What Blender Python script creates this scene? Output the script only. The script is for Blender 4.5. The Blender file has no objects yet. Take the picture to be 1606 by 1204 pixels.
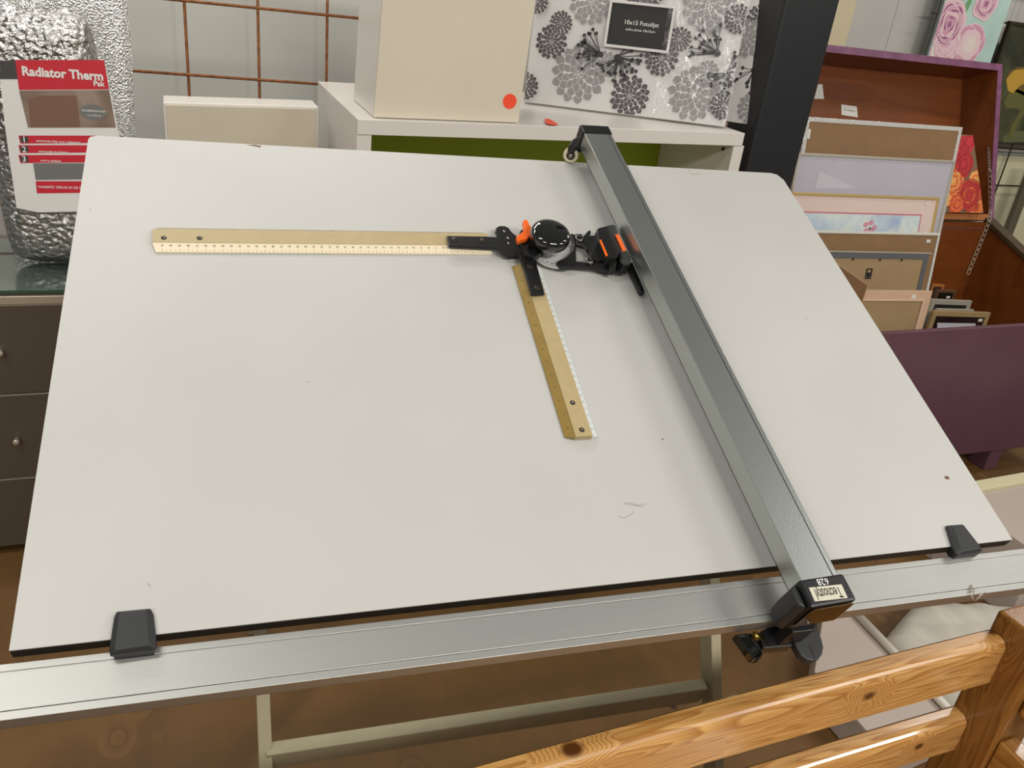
import bpy, math, random
from mathutils import Vector, Matrix
random.seed(7)
C = bpy.context.scene.collection
sc = bpy.context.scene
sc.view_settings.view_transform = 'Standard'
sc.view_settings.look = 'None'; sc.view_settings.exposure = -.10
V = Vector
PI = math.pi

# ---------------------------------------------------------------- survey of the place (camera measured from the photograph)
CX, CY, F = 803.0, 602.0, 1295.0
def orth(R):
    a = V(R[0]).normalized(); b = V(R[1]); b = (b - a*a.dot(b)).normalized()
    return [a, b, a.cross(b)]
RM = orth([V((0.9320809, -0.0575180, 0.3576547)), V((-0.3445955, -0.4452493, 0.8264424)), V((0.1117102, -0.8935573, -0.4348289))])
BO, BX, BY = V((-0.1744023, 0.6804500, 0.9968147)), V((0.9976697, -0.0681953, 0.0021159)), V((0.0611130, 0.9069881, 0.4166988))
EYE = V((0, 0, 1.60))
def ray(x, y):
    c = V((x-CX, y-CY, F)); return V((RM[0].dot(c), RM[1].dot(c), RM[2].dot(c)))
def Hz(x, y, z):
    r = ray(x, y); return EYE + r*((z-EYE.z)/r.z)
def Vy(x, y, d):
    r = ray(x, y); return EYE + r*((d-EYE.y)/r.y)
def Vx(x, y, d):
    r = ray(x, y); return EYE + r*((d-EYE.x)/r.x)
def onplane(x, y, p, n):
    r = ray(x, y); return EYE + r*((p-EYE).dot(n)/r.dot(n))
class Frame:                                   # a plane with two in-plane axes and a normal
    def __init__(s, o, e1, e2):
        s.o = V(o); s.a = V(e1).normalized(); e2 = V(e2); s.b = (e2 - s.a*s.a.dot(e2)).normalized(); s.n = s.a.cross(s.b)
    def st(s, x, y, h=0):
        q = onplane(x, y, s.o + s.n*h, s.n) - s.o
        return (q.dot(s.a), q.dot(s.b))
    def P(s, u, v, h=0): return s.o + s.a*u + s.b*v + s.n*h
    def M(s, u=0, v=0, h=0, rot=0):
        ca, sa = math.cos(rot), math.sin(rot)
        x = s.a*ca + s.b*sa; y = -s.a*sa + s.b*ca
        m = Matrix((x, y, s.n)).transposed().to_4x4(); m.translation = s.P(u, v, h); return m
B = Frame(BO, BX, BY)                          # the drawing board: origin its front left corner, 1.2 x 0.79 m

# ---------------------------------------------------------------- mesh builder
FONTCACHE = {}
def text_geo(s, bold=0):
    key = s; 
    if (s, bold) not in FONTCACHE:
        cu = bpy.data.curves.new('lettering', 'FONT'); cu.body = s; cu.align_x = 'CENTER'; cu.align_y = 'CENTER'; cu.resolution_u = 2; cu.offset = bold
        ob = bpy.data.objects.new('lettering_source', cu); C.objects.link(ob)
        dg = bpy.context.evaluated_depsgraph_get(); me = bpy.data.meshes.new_from_object(ob.evaluated_get(dg))
        FONTCACHE[(s, bold)] = ([v.co.copy() for v in me.vertices], [tuple(p.vertices) for p in me.polygons])
        bpy.data.objects.remove(ob); bpy.data.curves.remove(cu); bpy.data.meshes.remove(me)
    return FONTCACHE[(s, bold)]
I4 = Matrix.Identity(4)
class MB:
    def __init__(s): s.v = []; s.f = []; s.m = []; s.sm = []
    def add(s, vs, fs, M=I4, mi=0, smooth=False):
        b = len(s.v); s.v += [M @ V(p) for p in vs]
        for f in fs: s.f.append(tuple(b+i for i in f)); s.m.append(mi); s.sm.append(smooth)
        return s
    def hexa(s, p, mi=0):                      # p: 4 bottom, 4 top (same order)
        return s.add(p, [(3,2,1,0),(4,5,6,7),(0,1,5,4),(1,2,6,5),(2,3,7,6),(3,0,4,7)], mi=mi)
    def box(s, x0, x1, y0, y1, z0, z1, M=I4, mi=0):
        return s.add([(x0,y0,z0),(x1,y0,z0),(x1,y1,z0),(x0,y1,z0),(x0,y0,z1),(x1,y0,z1),(x1,y1,z1),(x0,y1,z1)],
                     [(3,2,1,0),(4,5,6,7),(0,1,5,4),(1,2,6,5),(2,3,7,6),(3,0,4,7)], M, mi)
    def prism(s, poly, h0, h1, M=I4, mi=0):
        n = len(poly)
        a = sum(poly[i][0]*poly[(i+1)%n][1]-poly[(i+1)%n][0]*poly[i][1] for i in range(n))
        if a < 0: poly = poly[::-1]
        vs = [(p[0],p[1],h0) for p in poly] + [(p[0],p[1],h1) for p in poly]
        return s.add(vs, [tuple(range(n-1,-1,-1)), tuple(range(n,2*n))] + [(i,(i+1)%n,n+(i+1)%n,n+i) for i in range(n)], M, mi)
    def flat(s, poly, h, M=I4, mi=0):
        n = len(poly)
        a = sum(poly[i][0]*poly[(i+1)%n][1]-poly[(i+1)%n][0]*poly[i][1] for i in range(n))
        if a < 0: poly = poly[::-1]
        return s.add([(p[0],p[1],h) for p in poly], [tuple(range(n))], M, mi)
    def lathe(s, prof, M=I4, n=32, mi=0):      # prof: (r, z) bottom to top
        vs = []; fs = []
        for r, z in prof:
            for k in range(n): vs.append((r*math.cos(2*PI*k/n), r*math.sin(2*PI*k/n), z))
        for j in range(len(prof)-1):
            for k in range(n): fs.append((j*n+k, j*n+(k+1)%n, (j+1)*n+(k+1)%n, (j+1)*n+k))
        fs.append(tuple(range(n-1,-1,-1))); fs.append(tuple((len(prof)-1)*n+k for k in range(n)))
        return s.add(vs, fs, M, mi, True)
    def tube(s, pts, r, n=8, closed=False, mi=0):
        pts = [V(p) for p in pts]; N = len(pts); vs = []; fs = []; up = None
        for i, p in enumerate(pts):
            a = pts[(i-1)%N] if closed or i > 0 else p; b = pts[(i+1)%N] if closed or i < N-1 else p
            t = (b-a).normalized()
            if up is None: up = t.orthogonal().normalized()
            up = (up - t*up.dot(t)).normalized(); w = t.cross(up)
            for k in range(n): vs.append(p + up*(r*math.cos(2*PI*k/n)) + w*(r*math.sin(2*PI*k/n)))
        for i in range(N if closed else N-1):
            j = (i+1) % N
            for k in range(n): fs.append((i*n+k, i*n+(k+1)%n, j*n+(k+1)%n, j*n+k))
        if not closed: fs.append(tuple(range(n-1,-1,-1))); fs.append(tuple((N-1)*n+k for k in range(n)))
        return s.add(vs, fs, mi=mi, smooth=True)
    def text(s, t, size, M, mi=0, sx=1.0, bold=0):
        vs, fs = text_geo(t, bold); return s.add([(p.x*size*sx, p.y*size, 0) for p in vs], fs, M, mi)
    def build(s, name, mat, parent=None, bevel=0, seg=2, ang=35, smooth=False, subsurf=0):
        c = V((0,0,0))
        if s.v:
            lo = V([min(p[i] for p in s.v) for i in range(3)]); hi = V([max(p[i] for p in s.v) for i in range(3)]); c = (lo+hi)/2
        me = bpy.data.meshes.new(name); me.from_pydata([p-c for p in s.v], [], s.f); me.validate()
        for m in (mat if isinstance(mat, (list, tuple)) else [mat]): me.materials.append(m)
        if len(me.polygons) == len(s.m):
            for p, mi, q in zip(me.polygons, s.m, s.sm): p.material_index = mi; p.use_smooth = q or smooth
        o = bpy.data.objects.new(name, me); C.objects.link(o)
        o['_w'] = tuple(c)
        if parent: o.parent = parent; o.location = c - V(parent['_w'])
        else: o.location = c
        if bevel:
            b = o.modifiers.new('bevel', 'BEVEL'); b.width = bevel; b.segments = seg; b.limit_method = 'ANGLE'; b.angle_limit = math.radians(ang); b.harden_normals = False
        if subsurf:
            b = o.modifiers.new('subdivision', 'SUBSURF'); b.levels = b.render_levels = subsurf
        return o
def thing(name, loc, label, cat, group=None):
    o = bpy.data.objects.new(name, None); C.objects.link(o); o.location = loc; o.empty_display_size = .05
    o['_w'] = tuple(loc); return tag(o, label, cat, group)
def tag(o, label, cat, group=None):
    o['label'] = label; o['category'] = cat
    if group: o['group'] = group
    return o
def struct(o): o['kind'] = 'structure'; return o

# ---------------------------------------------------------------- materials
def srgb(r, g, b):
    f = lambda c: ((c/255+.055)/1.055)**2.4 if c > 10 else c/255/12.92
    return (f(r), f(g), f(b), 1)
def mat(name, col, rough=.5, metal=0, bump=0, bscale=200, var=0, vscale=8, coat=0, spec=.5, stretch=(1,1,1), trans=0, var_col=None):
    m = bpy.data.materials.new(name); m.use_nodes = True; nt = m.node_tree; N = nt.nodes; L = nt.links
    p = N['Principled BSDF']; c = srgb(*col) if len(col) == 3 else col
    p.inputs['Base Color'].default_value = c; p.inputs['Roughness'].default_value = rough; p.inputs['Metallic'].default_value = metal
    p.inputs['Coat Weight'].default_value = coat; p.inputs['Specular IOR Level'].default_value = spec
    tc = N.new('ShaderNodeTexCoord'); mp = N.new('ShaderNodeMapping'); mp.inputs['Scale'].default_value = stretch; L.new(tc.outputs['Object'], mp.inputs['Vector'])
    if var:
        n = N.new('ShaderNodeTexNoise'); n.inputs['Scale'].default_value = vscale; n.inputs['Detail'].default_value = 6; L.new(mp.outputs[0], n.inputs['Vector'])
        r = N.new('ShaderNodeValToRGB'); d = V(c[:3])
        lo = tuple(max(0, x*(1-var)) for x in d) if var_col is None else srgb(*var_col)[:3]; hi = tuple(min(1, x*(1+var)) for x in d) if var_col is None else c[:3]
        r.color_ramp.elements[0].position = .3; r.color_ramp.elements[1].position = .7
        r.color_ramp.elements[0].color = (*lo, 1); r.color_ramp.elements[1].color = (*hi, 1)
        L.new(n.outputs['Fac'], r.inputs['Fac']); L.new(r.outputs[0], p.inputs['Base Color'])
    if bump:
        n = N.new('ShaderNodeTexNoise'); n.inputs['Scale'].default_value = bscale; n.inputs['Detail'].default_value = 3; L.new(mp.outputs[0], n.inputs['Vector'])
        b = N.new('ShaderNodeBump'); b.inputs['Strength'].default_value = bump; b.inputs['Distance'].default_value = .002
        L.new(n.outputs['Fac'], b.inputs['Height']); L.new(b.outputs[0], p.inputs['Normal'])
    return m
def wood(name, light, dark, knot, rough=.35, stretch=(1,10,10), scale=3, dist=6, kscale=2.2, coat=.3, kstretch=None, rot=(0,0,0), kthr=.07, world=False, wscale=3.0, knots=None):
    """long grain lines that bend around scattered dark knots"""
    m = bpy.data.materials.new(name); m.use_nodes = True; nt = m.node_tree; N = nt.nodes; L = nt.links
    p = N['Principled BSDF']; p.inputs['Roughness'].default_value = rough; p.inputs['Coat Weight'].default_value = coat; p.inputs['Coat Roughness'].default_value = .12
    tc = N.new('ShaderNodeTexCoord'); r0 = N.new('ShaderNodeMapping'); r0.inputs['Rotation'].default_value = rot; L.new(tc.outputs['Object'], r0.inputs['Vector'])
    vo = N.new('ShaderNodeTexVoronoi'); vo.inputs['Scale'].default_value = kscale
    mk = N.new('ShaderNodeMapping'); mk.inputs['Scale'].default_value = kstretch or (1, 1.8, 1.8); mk.inputs['Location'].default_value = (.31, .17, .43); L.new(r0.outputs[0], mk.inputs['Vector']); L.new(mk.outputs[0], vo.inputs['Vector'])
    dist_out = vo.outputs['Distance']
    if knots:
        cur = None
        for kp_, kr_ in knots:
            sb = N.new('ShaderNodeVectorMath'); sb.operation = 'SUBTRACT'; L.new(tc.outputs['Object'], sb.inputs[0]); sb.inputs[1].default_value = kp_
            sq = N.new('ShaderNodeVectorMath'); sq.operation = 'MULTIPLY'; L.new(sb.outputs[0], sq.inputs[0]); f_k = .075/kr_; sq.inputs[1].default_value = (f_k*.75, f_k, f_k)
            ln = N.new('ShaderNodeVectorMath'); ln.operation = 'LENGTH'; L.new(sq.outputs[0], ln.inputs[0])
            if cur is None: cur = ln.outputs['Value']
            else:
                mn = N.new('ShaderNodeMath'); mn.operation = 'MINIMUM'; L.new(cur, mn.inputs[0]); L.new(ln.outputs['Value'], mn.inputs[1]); cur = mn.outputs[0]
        dist_out = cur
    bend = N.new('ShaderNodeMapRange'); bend.inputs['From Min'].default_value = 0; bend.inputs['From Max'].default_value = .28; bend.inputs['To Min'].default_value = 1.1; bend.inputs['To Max'].default_value = 0; bend.interpolation_type = 'SMOOTHSTEP'
    L.new(dist_out, bend.inputs['Value'])
    mp = N.new('ShaderNodeMapping'); mp.inputs['Scale'].default_value = stretch; L.new(r0.outputs[0], mp.inputs['Vector'])
    nz = N.new('ShaderNodeTexNoise'); nz.inputs['Scale'].default_value = scale; nz.inputs['Detail'].default_value = 2; nz.inputs['Distortion'].default_value = .4; L.new(mp.outputs[0], nz.inputs['Vector'])
    ad = N.new('ShaderNodeMath'); ad.operation = 'ADD'; L.new(nz.outputs['Fac'], ad.inputs[0])
    k2 = N.new('ShaderNodeMath'); k2.operation = 'MULTIPLY'; k2.inputs[1].default_value = .35; L.new(bend.outputs[0], k2.inputs[0]); L.new(k2.outputs[0], ad.inputs[1])
    mu = N.new('ShaderNodeMath'); mu.operation = 'MULTIPLY'; mu.inputs[1].default_value = dist*wscale; L.new(ad.outputs[0], mu.inputs[0])
    fr = N.new('ShaderNodeMath'); fr.operation = 'FRACT'; L.new(mu.outputs[0], fr.inputs[0])
    ra = N.new('ShaderNodeValToRGB'); e = ra.color_ramp.elements
    e[0].position = 0; e[0].color = srgb(*light); e[1].position = 1; e[1].color = srgb(*light)
    x = e.new(.55); x.color = srgb(*[(a+b)/2 for a, b in zip(light, dark)]); x = e.new(.85); x.color = srgb(*dark); L.new(fr.outputs[0], ra.inputs['Fac'])
    fine = N.new('ShaderNodeTexNoise'); fine.inputs['Scale'].default_value = scale*14; fine.inputs['Detail'].default_value = 4; L.new(mp.outputs[0], fine.inputs['Vector'])
    mx = N.new('ShaderNodeMixRGB'); mx.blend_type = 'MULTIPLY'; mx.inputs['Fac'].default_value = .35; L.new(ra.outputs[0], mx.inputs['Color1']); L.new(fine.outputs['Fac'], mx.inputs['Color2'])
    kr = N.new('ShaderNodeMapRange'); kr.inputs['From Min'].default_value = kthr*.55; kr.inputs['From Max'].default_value = kthr; kr.inputs['To Min'].default_value = 1; kr.inputs['To Max'].default_value = 0
    L.new(dist_out, kr.inputs['Value'])
    sel = N.new('ShaderNodeMath'); sel.operation = 'GREATER_THAN'; sel.inputs[1].default_value = .45
    sp = N.new('ShaderNodeSeparateColor'); L.new(vo.outputs['Color'], sp.inputs[0]); L.new(sp.outputs[0], sel.inputs[0])
    if knots: sel.inputs[1].default_value = -1
    km = N.new('ShaderNodeMath'); km.operation = 'MULTIPLY'; L.new(kr.outputs[0], km.inputs[0]); L.new(sel.outputs[0], km.inputs[1])
    mk2 = N.new('ShaderNodeMixRGB'); mk2.inputs['Color2'].default_value = srgb(*knot); L.new(km.outputs[0], mk2.inputs['Fac']); L.new(mx.outputs[0], mk2.inputs['Color1'])
    L.new(mk2.outputs[0], p.inputs['Base Color'])
    return m
def film(name, alpha=.18, tint=(1,1,1,1), bscale=25, strength=.9):
    m = bpy.data.materials.new(name); m.use_nodes = True; nt = m.node_tree; N = nt.nodes; L = nt.links
    N.remove(N['Principled BSDF']); out = N['Material Output']
    t = N.new('ShaderNodeBsdfTransparent'); t.inputs[0].default_value = tint; g = N.new('ShaderNodeBsdfGlossy'); g.inputs['Roughness'].default_value = .12; g.inputs['Color'].default_value = (1,1,1,1)
    mx = N.new('ShaderNodeMixShader'); mx.inputs[0].default_value = alpha
    tc = N.new('ShaderNodeTexCoord'); mp = N.new('ShaderNodeMapping'); mp.inputs['Scale'].default_value = (1, 1, .3); mp.inputs['Rotation'].default_value = (0, .5, 0); L.new(tc.outputs['Object'], mp.inputs['Vector'])
    n = N.new('ShaderNodeTexNoise'); n.inputs['Scale'].default_value = bscale; n.inputs['Detail'].default_value = 4; n.inputs['Distortion'].default_value = 1.5; L.new(mp.outputs[0], n.inputs['Vector'])
    b = N.new('ShaderNodeBump'); b.inputs['Strength'].default_value = strength; b.inputs['Distance'].default_value = .03; L.new(n.outputs['Fac'], b.inputs['Height']); L.new(b.outputs[0], g.inputs['Normal'])
    L.new(t.outputs[0], mx.inputs[1]); L.new(g.outputs[0], mx.inputs[2]); L.new(mx.outputs[0], out.inputs['Surface'])
    return m
def foilmat(name, scale=90, strength=1.0, col=(.78,.77,.74,1), rough=.22):
    m = bpy.data.materials.new(name); m.use_nodes = True; nt = m.node_tree; N = nt.nodes; L = nt.links
    p = N['Principled BSDF']; p.inputs['Metallic'].default_value = 1; p.inputs['Roughness'].default_value = rough; p.inputs['Base Color'].default_value = col
    tc = N.new('ShaderNodeTexCoord'); vo = N.new('ShaderNodeTexVoronoi'); vo.feature = 'SMOOTH_F1'; vo.inputs['Scale'].default_value = scale
    nz = N.new('ShaderNodeTexNoise'); nz.inputs['Scale'].default_value = scale*1.3; nz.inputs['Detail'].default_value = 3; L.new(tc.outputs['Object'], nz.inputs['Vector'])
    L.new(tc.outputs['Object'], vo.inputs['Vector'])
    ad = N.new('ShaderNodeMath'); ad.operation = 'ADD'; L.new(vo.outputs['Distance'], ad.inputs[0]); L.new(nz.outputs['Fac'], ad.inputs[1])
    b = N.new('ShaderNodeBump'); b.inputs['Strength'].default_value = strength; b.inputs['Distance'].default_value = .008; L.new(ad.outputs[0], b.inputs['Height']); L.new(b.outputs[0], p.inputs['Normal'])
    return m
def painting(name, stops, scale=3, detail=3, dist=1.0, rough=.6, stretch=(1,1,1)):
    m = bpy.data.materials.new(name); m.use_nodes = True; nt = m.node_tree; N = nt.nodes; L = nt.links
    p = N['Principled BSDF']; p.inputs['Roughness'].default_value = rough
    tc = N.new('ShaderNodeTexCoord'); mp = N.new('ShaderNodeMapping'); mp.inputs['Scale'].default_value = stretch; L.new(tc.outputs['Object'], mp.inputs['Vector'])
    n = N.new('ShaderNodeTexNoise'); n.inputs['Scale'].default_value = scale; n.inputs['Detail'].default_value = detail; n.inputs['Distortion'].default_value = dist; L.new(mp.outputs[0], n.inputs['Vector'])
    r = N.new('ShaderNodeValToRGB'); e = r.color_ramp.elements
    e[0].position = stops[0][0]; e[0].color = srgb(*stops[0][1]); e[1].position = stops[-1][0]; e[1].color = srgb(*stops[-1][1])
    for q, c in stops[1:-1]: x = e.new(q); x.color = srgb(*c)
    L.new(n.outputs['Fac'], r.inputs['Fac']); L.new(r.outputs[0], p.inputs['Base Color']); return m

M_lam = mat('white_laminate', (180,179,175), rough=.42, var=.035, vscale=3.5, bump=.05, bscale=400, spec=.4)
M_black_edge = mat('black_edge_band', (30,26,22), rough=.5)
M_alu = mat('brushed_aluminium', (176,176,172), rough=.46, metal=.9, bump=.02, bscale=60, stretch=(.05,8,8), var=.02, vscale=20)
M_alu_dark = mat('anodised_track', (178,182,178), rough=.34, metal=.92, bump=.05, bscale=300)
M_blackpl = mat('black_plastic', (17,17,18), rough=.36, bump=.04, bscale=300)
M_greypl = mat('charcoal_plastic', (36,37,39), rough=.55, bump=.06, bscale=500)
M_gloss = mat('glossy_black', (8,8,8), rough=.06, coat=1)
M_orange = mat('orange_plastic', (236,100,20), rough=.35)
M_beige = mat('beige_scale_body', (170,152,112), rough=.45, var=.04, vscale=60)
M_brass = mat('yellowed_scale_edge', (138,114,56), rough=.25, coat=.4, var=.08, vscale=30)
M_cream = mat('cream_scale_edge', (226,212,184), rough=.35)
M_pale = mat('pale_scale_edge', (206,210,208), rough=.3)
M_ink = mat('black_ink', (30,27,24), rough=.6)
M_inkbrown = mat('brown_ink', (74,54,16), rough=.6)
M_steel = mat('screw_steel', (150,146,138), rough=.3, metal=1)
M_hole = mat('dark_bore', (38,28,20), rough=.7)
M_protr = mat('grey_protractor', (168,168,164), rough=.4)
M_wheel = mat('cream_rubber', (196,188,160), rough=.5)
M_badge = mat('silver_badge', (196,190,172), rough=.35)
M_whiteink = mat('white_ink', (225,225,220), rough=.6)
M_paintwood = mat('off_white_painted_wood', (164,156,128), rough=.55, var=.06, vscale=12, bump=.1, bscale=80)
M_ply = wood('plywood_floor', (118,84,40), (102,70,30), (40,22,10), rough=.6, stretch=(1.2,.7,1), scale=1.2, dist=4, kscale=4.2, coat=0, kstretch=(1.5,1,1), kthr=.09, wscale=1.0)
M_pine = wood('lacquered_pine', (228,176,106), (184,126,62), (86,48,20), rough=.3, stretch=(.55,14,14), scale=1.8, dist=8, kscale=3.4, coat=.7, kthr=.085, wscale=2.4)
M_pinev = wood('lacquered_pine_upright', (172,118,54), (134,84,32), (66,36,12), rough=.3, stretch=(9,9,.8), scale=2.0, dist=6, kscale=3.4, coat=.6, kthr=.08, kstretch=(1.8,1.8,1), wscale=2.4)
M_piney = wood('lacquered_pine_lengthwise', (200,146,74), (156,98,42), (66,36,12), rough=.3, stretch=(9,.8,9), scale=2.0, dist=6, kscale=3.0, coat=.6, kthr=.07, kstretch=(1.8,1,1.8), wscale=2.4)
M_whitefurn = mat('white_melamine', (216,211,204), rough=.28, spec=.5, var=.02, vscale=5)
M_creamdoor = mat('cream_lacquer', (214,204,184), rough=.4, var=.03, vscale=4)
M_green = mat('lime_green_panel', (150,172,24), rough=.4)
M_wall = mat('grey_white_wall', (190,188,181), rough=.8, var=.05, vscale=2, bump=.05, bscale=60)
M_rust = mat('rusty_wire', (126,74,32), rough=.7, var=.5, vscale=60, bump=.4, bscale=400)
M_purple = mat('purple_paint', (98,66,77), rough=.38, var=.07, vscale=5, bump=.08, bscale=40)
M_mahog = wood('mahogany_plywood', (132,70,26), (116,58,20), (84,40,12), rough=.4, stretch=(.6,6,5), scale=1.6, dist=2, kscale=.6, coat=.2, kthr=.01, wscale=1.2)
M_pillar = mat('black_steel_paint', (27,29,32), rough=.42, bump=.06, bscale=90)
M_foil = foilmat('crinkled_foil', 75, 1.0, (.50,.49,.47,1), .24)
M_foil2 = foilmat('embossed_foil', 240, 1.0, (.9,.89,.87,1), .3)
M_film = film('clear_wrap', .10, bscale=9, strength=1.0)
M_film2 = film('thin_clear_wrap', .05, bscale=22, strength=1.0)
M_red = mat('red_print', (196,38,52), rough=.4)
M_paper = mat('white_paper', (222,220,216), rough=.5)
M_greypr = mat('grey_print', (112,112,110), rough=.5)
M_photo = painting('room_photo_print', [(.3,(92,72,58)),(.5,(140,120,104)),(.7,(176,166,156))], scale=5)
M_darkgrey = mat('dark_print', (62,60,58), rough=.5)
M_cab = mat('grey_brown_lacquer', (104,94,82), rough=.32, metal=.2, var=.03, vscale=6)
M_glass = mat('green_tinted_glass', (96,108,100), rough=.05, coat=1, metal=.35)
M_glassedge = mat('green_glass_edge', (60,96,78), rough=.1, coat=.6)
M_orangedot = mat('orange_red_sticker', (246,78,44), rough=.5)
M_fpaper = mat('pale_floral_paper', (200,197,194), rough=.45)
M_pet1 = mat('grey_petal_print', (134,132,130), rough=.5)
M_pet2 = mat('dark_petal_print', (72,68,68), rough=.5)
M_pet3 = mat('black_berry_print', (32,28,30), rough=.5)
M_insert = mat('black_insert_card', (30,28,26), rough=.65, var=.1, vscale=20)
M_hard = mat('brown_hardboard', (136,104,70), rough=.6, var=.05, vscale=20)
M_kraft = mat('tan_backing_board', (156,130,94), rough=.6, var=.04, vscale=15)
M_silver = mat('silver_frame', (222,216,198), rough=.28, metal=.6)
M_silverwrap = mat('silver_wrap_edge', (222,220,214), rough=.25, metal=.35, bump=1, bscale=90)
M_gold = mat('gold_frame', (222,192,126), rough=.3, metal=.55)
M_lilac = mat('pale_lilac_sheet', (186,182,192), rough=.3, var=.05, vscale=4)
M_pinkmat = mat('pink_mount', (216,194,184), rough=.6)
M_pinkline = mat('rose_mount_edge', (190,120,130), rough=.6)
M_water = painting('watercolour_wash', [(.25,(150,164,200)),(.45,(190,204,212)),(.6,(214,220,212)),(.8,(196,206,184))], scale=8, dist=.6)
M_petpink = mat('pink_flower_paint', (204,140,158), rough=.6)
M_petwhite = mat('pale_flower_paint', (210,216,220), rough=.6)
M_whitefr = mat('white_frame_paint', (206,206,196), rough=.4)
M_greyfr = mat('grey_frame_paint', (92,94,96), rough=.45)
M_blush = mat('blush_wood_frame', (200,166,138), rough=.5, var=.06, vscale=30, stretch=(1,6,6))
M_blush2 = mat('tan_wood_frame', (150,124,84), rough=.5, var=.06, vscale=30)
M_label = mat('small_price_label', (214,210,204), rough=.5)
M_chain = mat('dull_chain_steel', (140,128,112), rough=.35, metal=.8)
M_lidedge = mat('bare_wood_ledge', (168,104,52), rough=.5, var=.1, vscale=20)
M_pinkpnl = mat('greyish_pink_panel', (178,164,154), rough=.5, var=.03, vscale=3)
M_creamedge = mat('cream_edge', (206,198,162), rough=.5)
M_cloth = mat('grey_white_cloth', (186,180,168), rough=.7, var=.08, vscale=5, bump=.6, bscale=14, stretch=(3,.8,1))
M_rod = mat('white_tube_paint', (206,198,184), rough=.4)
M_tape = film('clear_tape', .4, tint=(.95,.93,.85,1), bscale=60)
M_floorwood = M_ply

# ---------------------------------------------------------------- the setting
fl = struct(MB().box(-3, 7, -2, 3.5, -.05, 0).build('floor', M_ply))
wm = MB().box(-3, 7, 3.45, 3.55, 0, 3.2)
for k in range(40): wm.box(-3+.25*k, -2.994+.25*k, 3.447, 3.451, 0, 3.2)
struct(wm.build('wall_back', M_wall))

# ---------------------------------------------------------------- drafting table: board on a white trestle
W_, D_ = 1.2, .79
tb = thing('drafting_table', (0.55, 1.0, 0), 'large tilted white drawing board on a white trestle stand', 'drafting table')
r_ = .012
outline = [(0,0), (W_,0), (W_, D_-.02), (W_-.008, D_-.004), (W_-.02, D_), (.01, D_), (.002, D_-.004), (0, D_-.01)]
BM = B.M()
top = MB().prism(outline, -.0015, 0, BM).build('laminate_top', M_lam, tb)
MB().prism(outline, -.017, -.0016, BM).build('board_core', M_black_edge, tb)
# chip on the back edge, screw hole and pencil marks on the surface
def pxpoly(fr, pts, h): return [fr.st(x, y, h) for x, y in pts]
Mchip = mat('bare_chipboard', (112,80,60), rough=.8)
mk = MB()
mk.flat(pxpoly(B, [(387,227.2),(400,227.6),(410,229),(408,231),(398,229)], 0), .0004, BM)
mk.build('chipped_spot', Mchip, top); mk = MB()
mk.flat([(B.st(1485,749)[0]+.004*math.cos(a*PI/6), B.st(1485,749)[1]+.003*math.sin(a*PI/6)) for a in range(12)], .0004, BM)
mk.build('screw_hole', Mchip, top); mk = MB()
mk.flat([(B.st(1039,689)[0]+.0012*math.cos(a*PI/6), B.st(1039,689)[1]+.0012*math.sin(a*PI/6)) for a in range(12)], .0004, BM)
mk.build('screw_hole', Mchip, top)
Mgr = mat('graphite_mark', (150,146,140), rough=.6)
def stroke(mb, fr, pts, wd, h):
    q = [V((*fr.st(x, y), 0)) for x, y in pts]
    for a, b in zip(q, q[1:]):
        d = (b-a).normalized(); n = V((-d.y, d.x, 0))*wd/2
        mb.flat([tuple((a-n)[:2]), tuple((b-n)[:2]), tuple((b+n)[:2]), tuple((a+n)[:2])], h, fr.M())
for pts in ([(978,788),(990,789),(1000,792),(1014,790)], [(970,810),(980,812),(994,803)], [(1079,264),(1083,272),(1094,274),(1098,270)], [(980,790),(1008,794)],
            [(232,914),(236,920)], [(140,331),(142,327)], [(478,599),(486,598)], [(1262,498),(1266,500)]):
    pm = MB(); stroke(pm, B, pts, .0007, .0004); pm.build('pencil_mark', Mgr, top)
# trestle: legs lie in a plane leaning towards the front, measured from the picture
def camplane(x, y, zc):
    c = V((x-CX, y-CY, F))*(zc/F); return EYE + V((RM[0].dot(c), RM[1].dot(c), RM[2].dot(c)))
def bar(mb, a, b, w, t, side=V((1,0,0))):
    a, b = V(a), V(b); d = (b-a).normalized(); s = (side - d*side.dot(d)).normalized(); n = d.cross(s)
    p = [a - s*w/2 - n*t/2, a + s*w/2 - n*t/2, a + s*w/2 + n*t/2, a - s*w/2 + n*t/2]
    mb.hexa(p + [q + (b-a) for q in p])
ZR, ZL = 1.55, 1.33
def legline(p, q, zc, z0, ztop):
    a, b = camplane(*p, zc), camplane(*q, zc); d = b-a
    f = lambda z: a + d*((z-a.z)/d.z)
    return f(z0), f(ztop)
RR = legline((1112,905), (1119,1200), ZR, 0, 1.135)
LL = legline((409,991), (417,1204), ZL, 0, 1.11)
for (a, b) in (RR, LL):
    m_ = MB(); bar(m_, a, b, .021, .042, V(BX)); m_.build('leg', M_paintwood, tb, bevel=.002)
    back = V((b.x+.02, 1.75, 0)); m_ = MB(); bar(m_, b + V((0,0,-.03)), back, .034, .045, V(BX)); m_.build('leg', M_paintwood, tb, bevel=.002)
# crossbar between the front legs
ca = camplane(418, 1185, ZL); cb = camplane(1100, 1082, ZR)
m_ = MB(); bar(m_, ca, cb, .052, .022, V((0,-.3,1))); m_.build('crossbar', M_paintwood, tb, bevel=.002)
m_ = MB(); bar(m_, LL[1]+V((-.1,.01,.03)), RR[1]+V((.1,.01,.03)), .05, .03, V((0,0,1))); m_.build('support_rail', M_paintwood, tb, bevel=.002)

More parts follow.
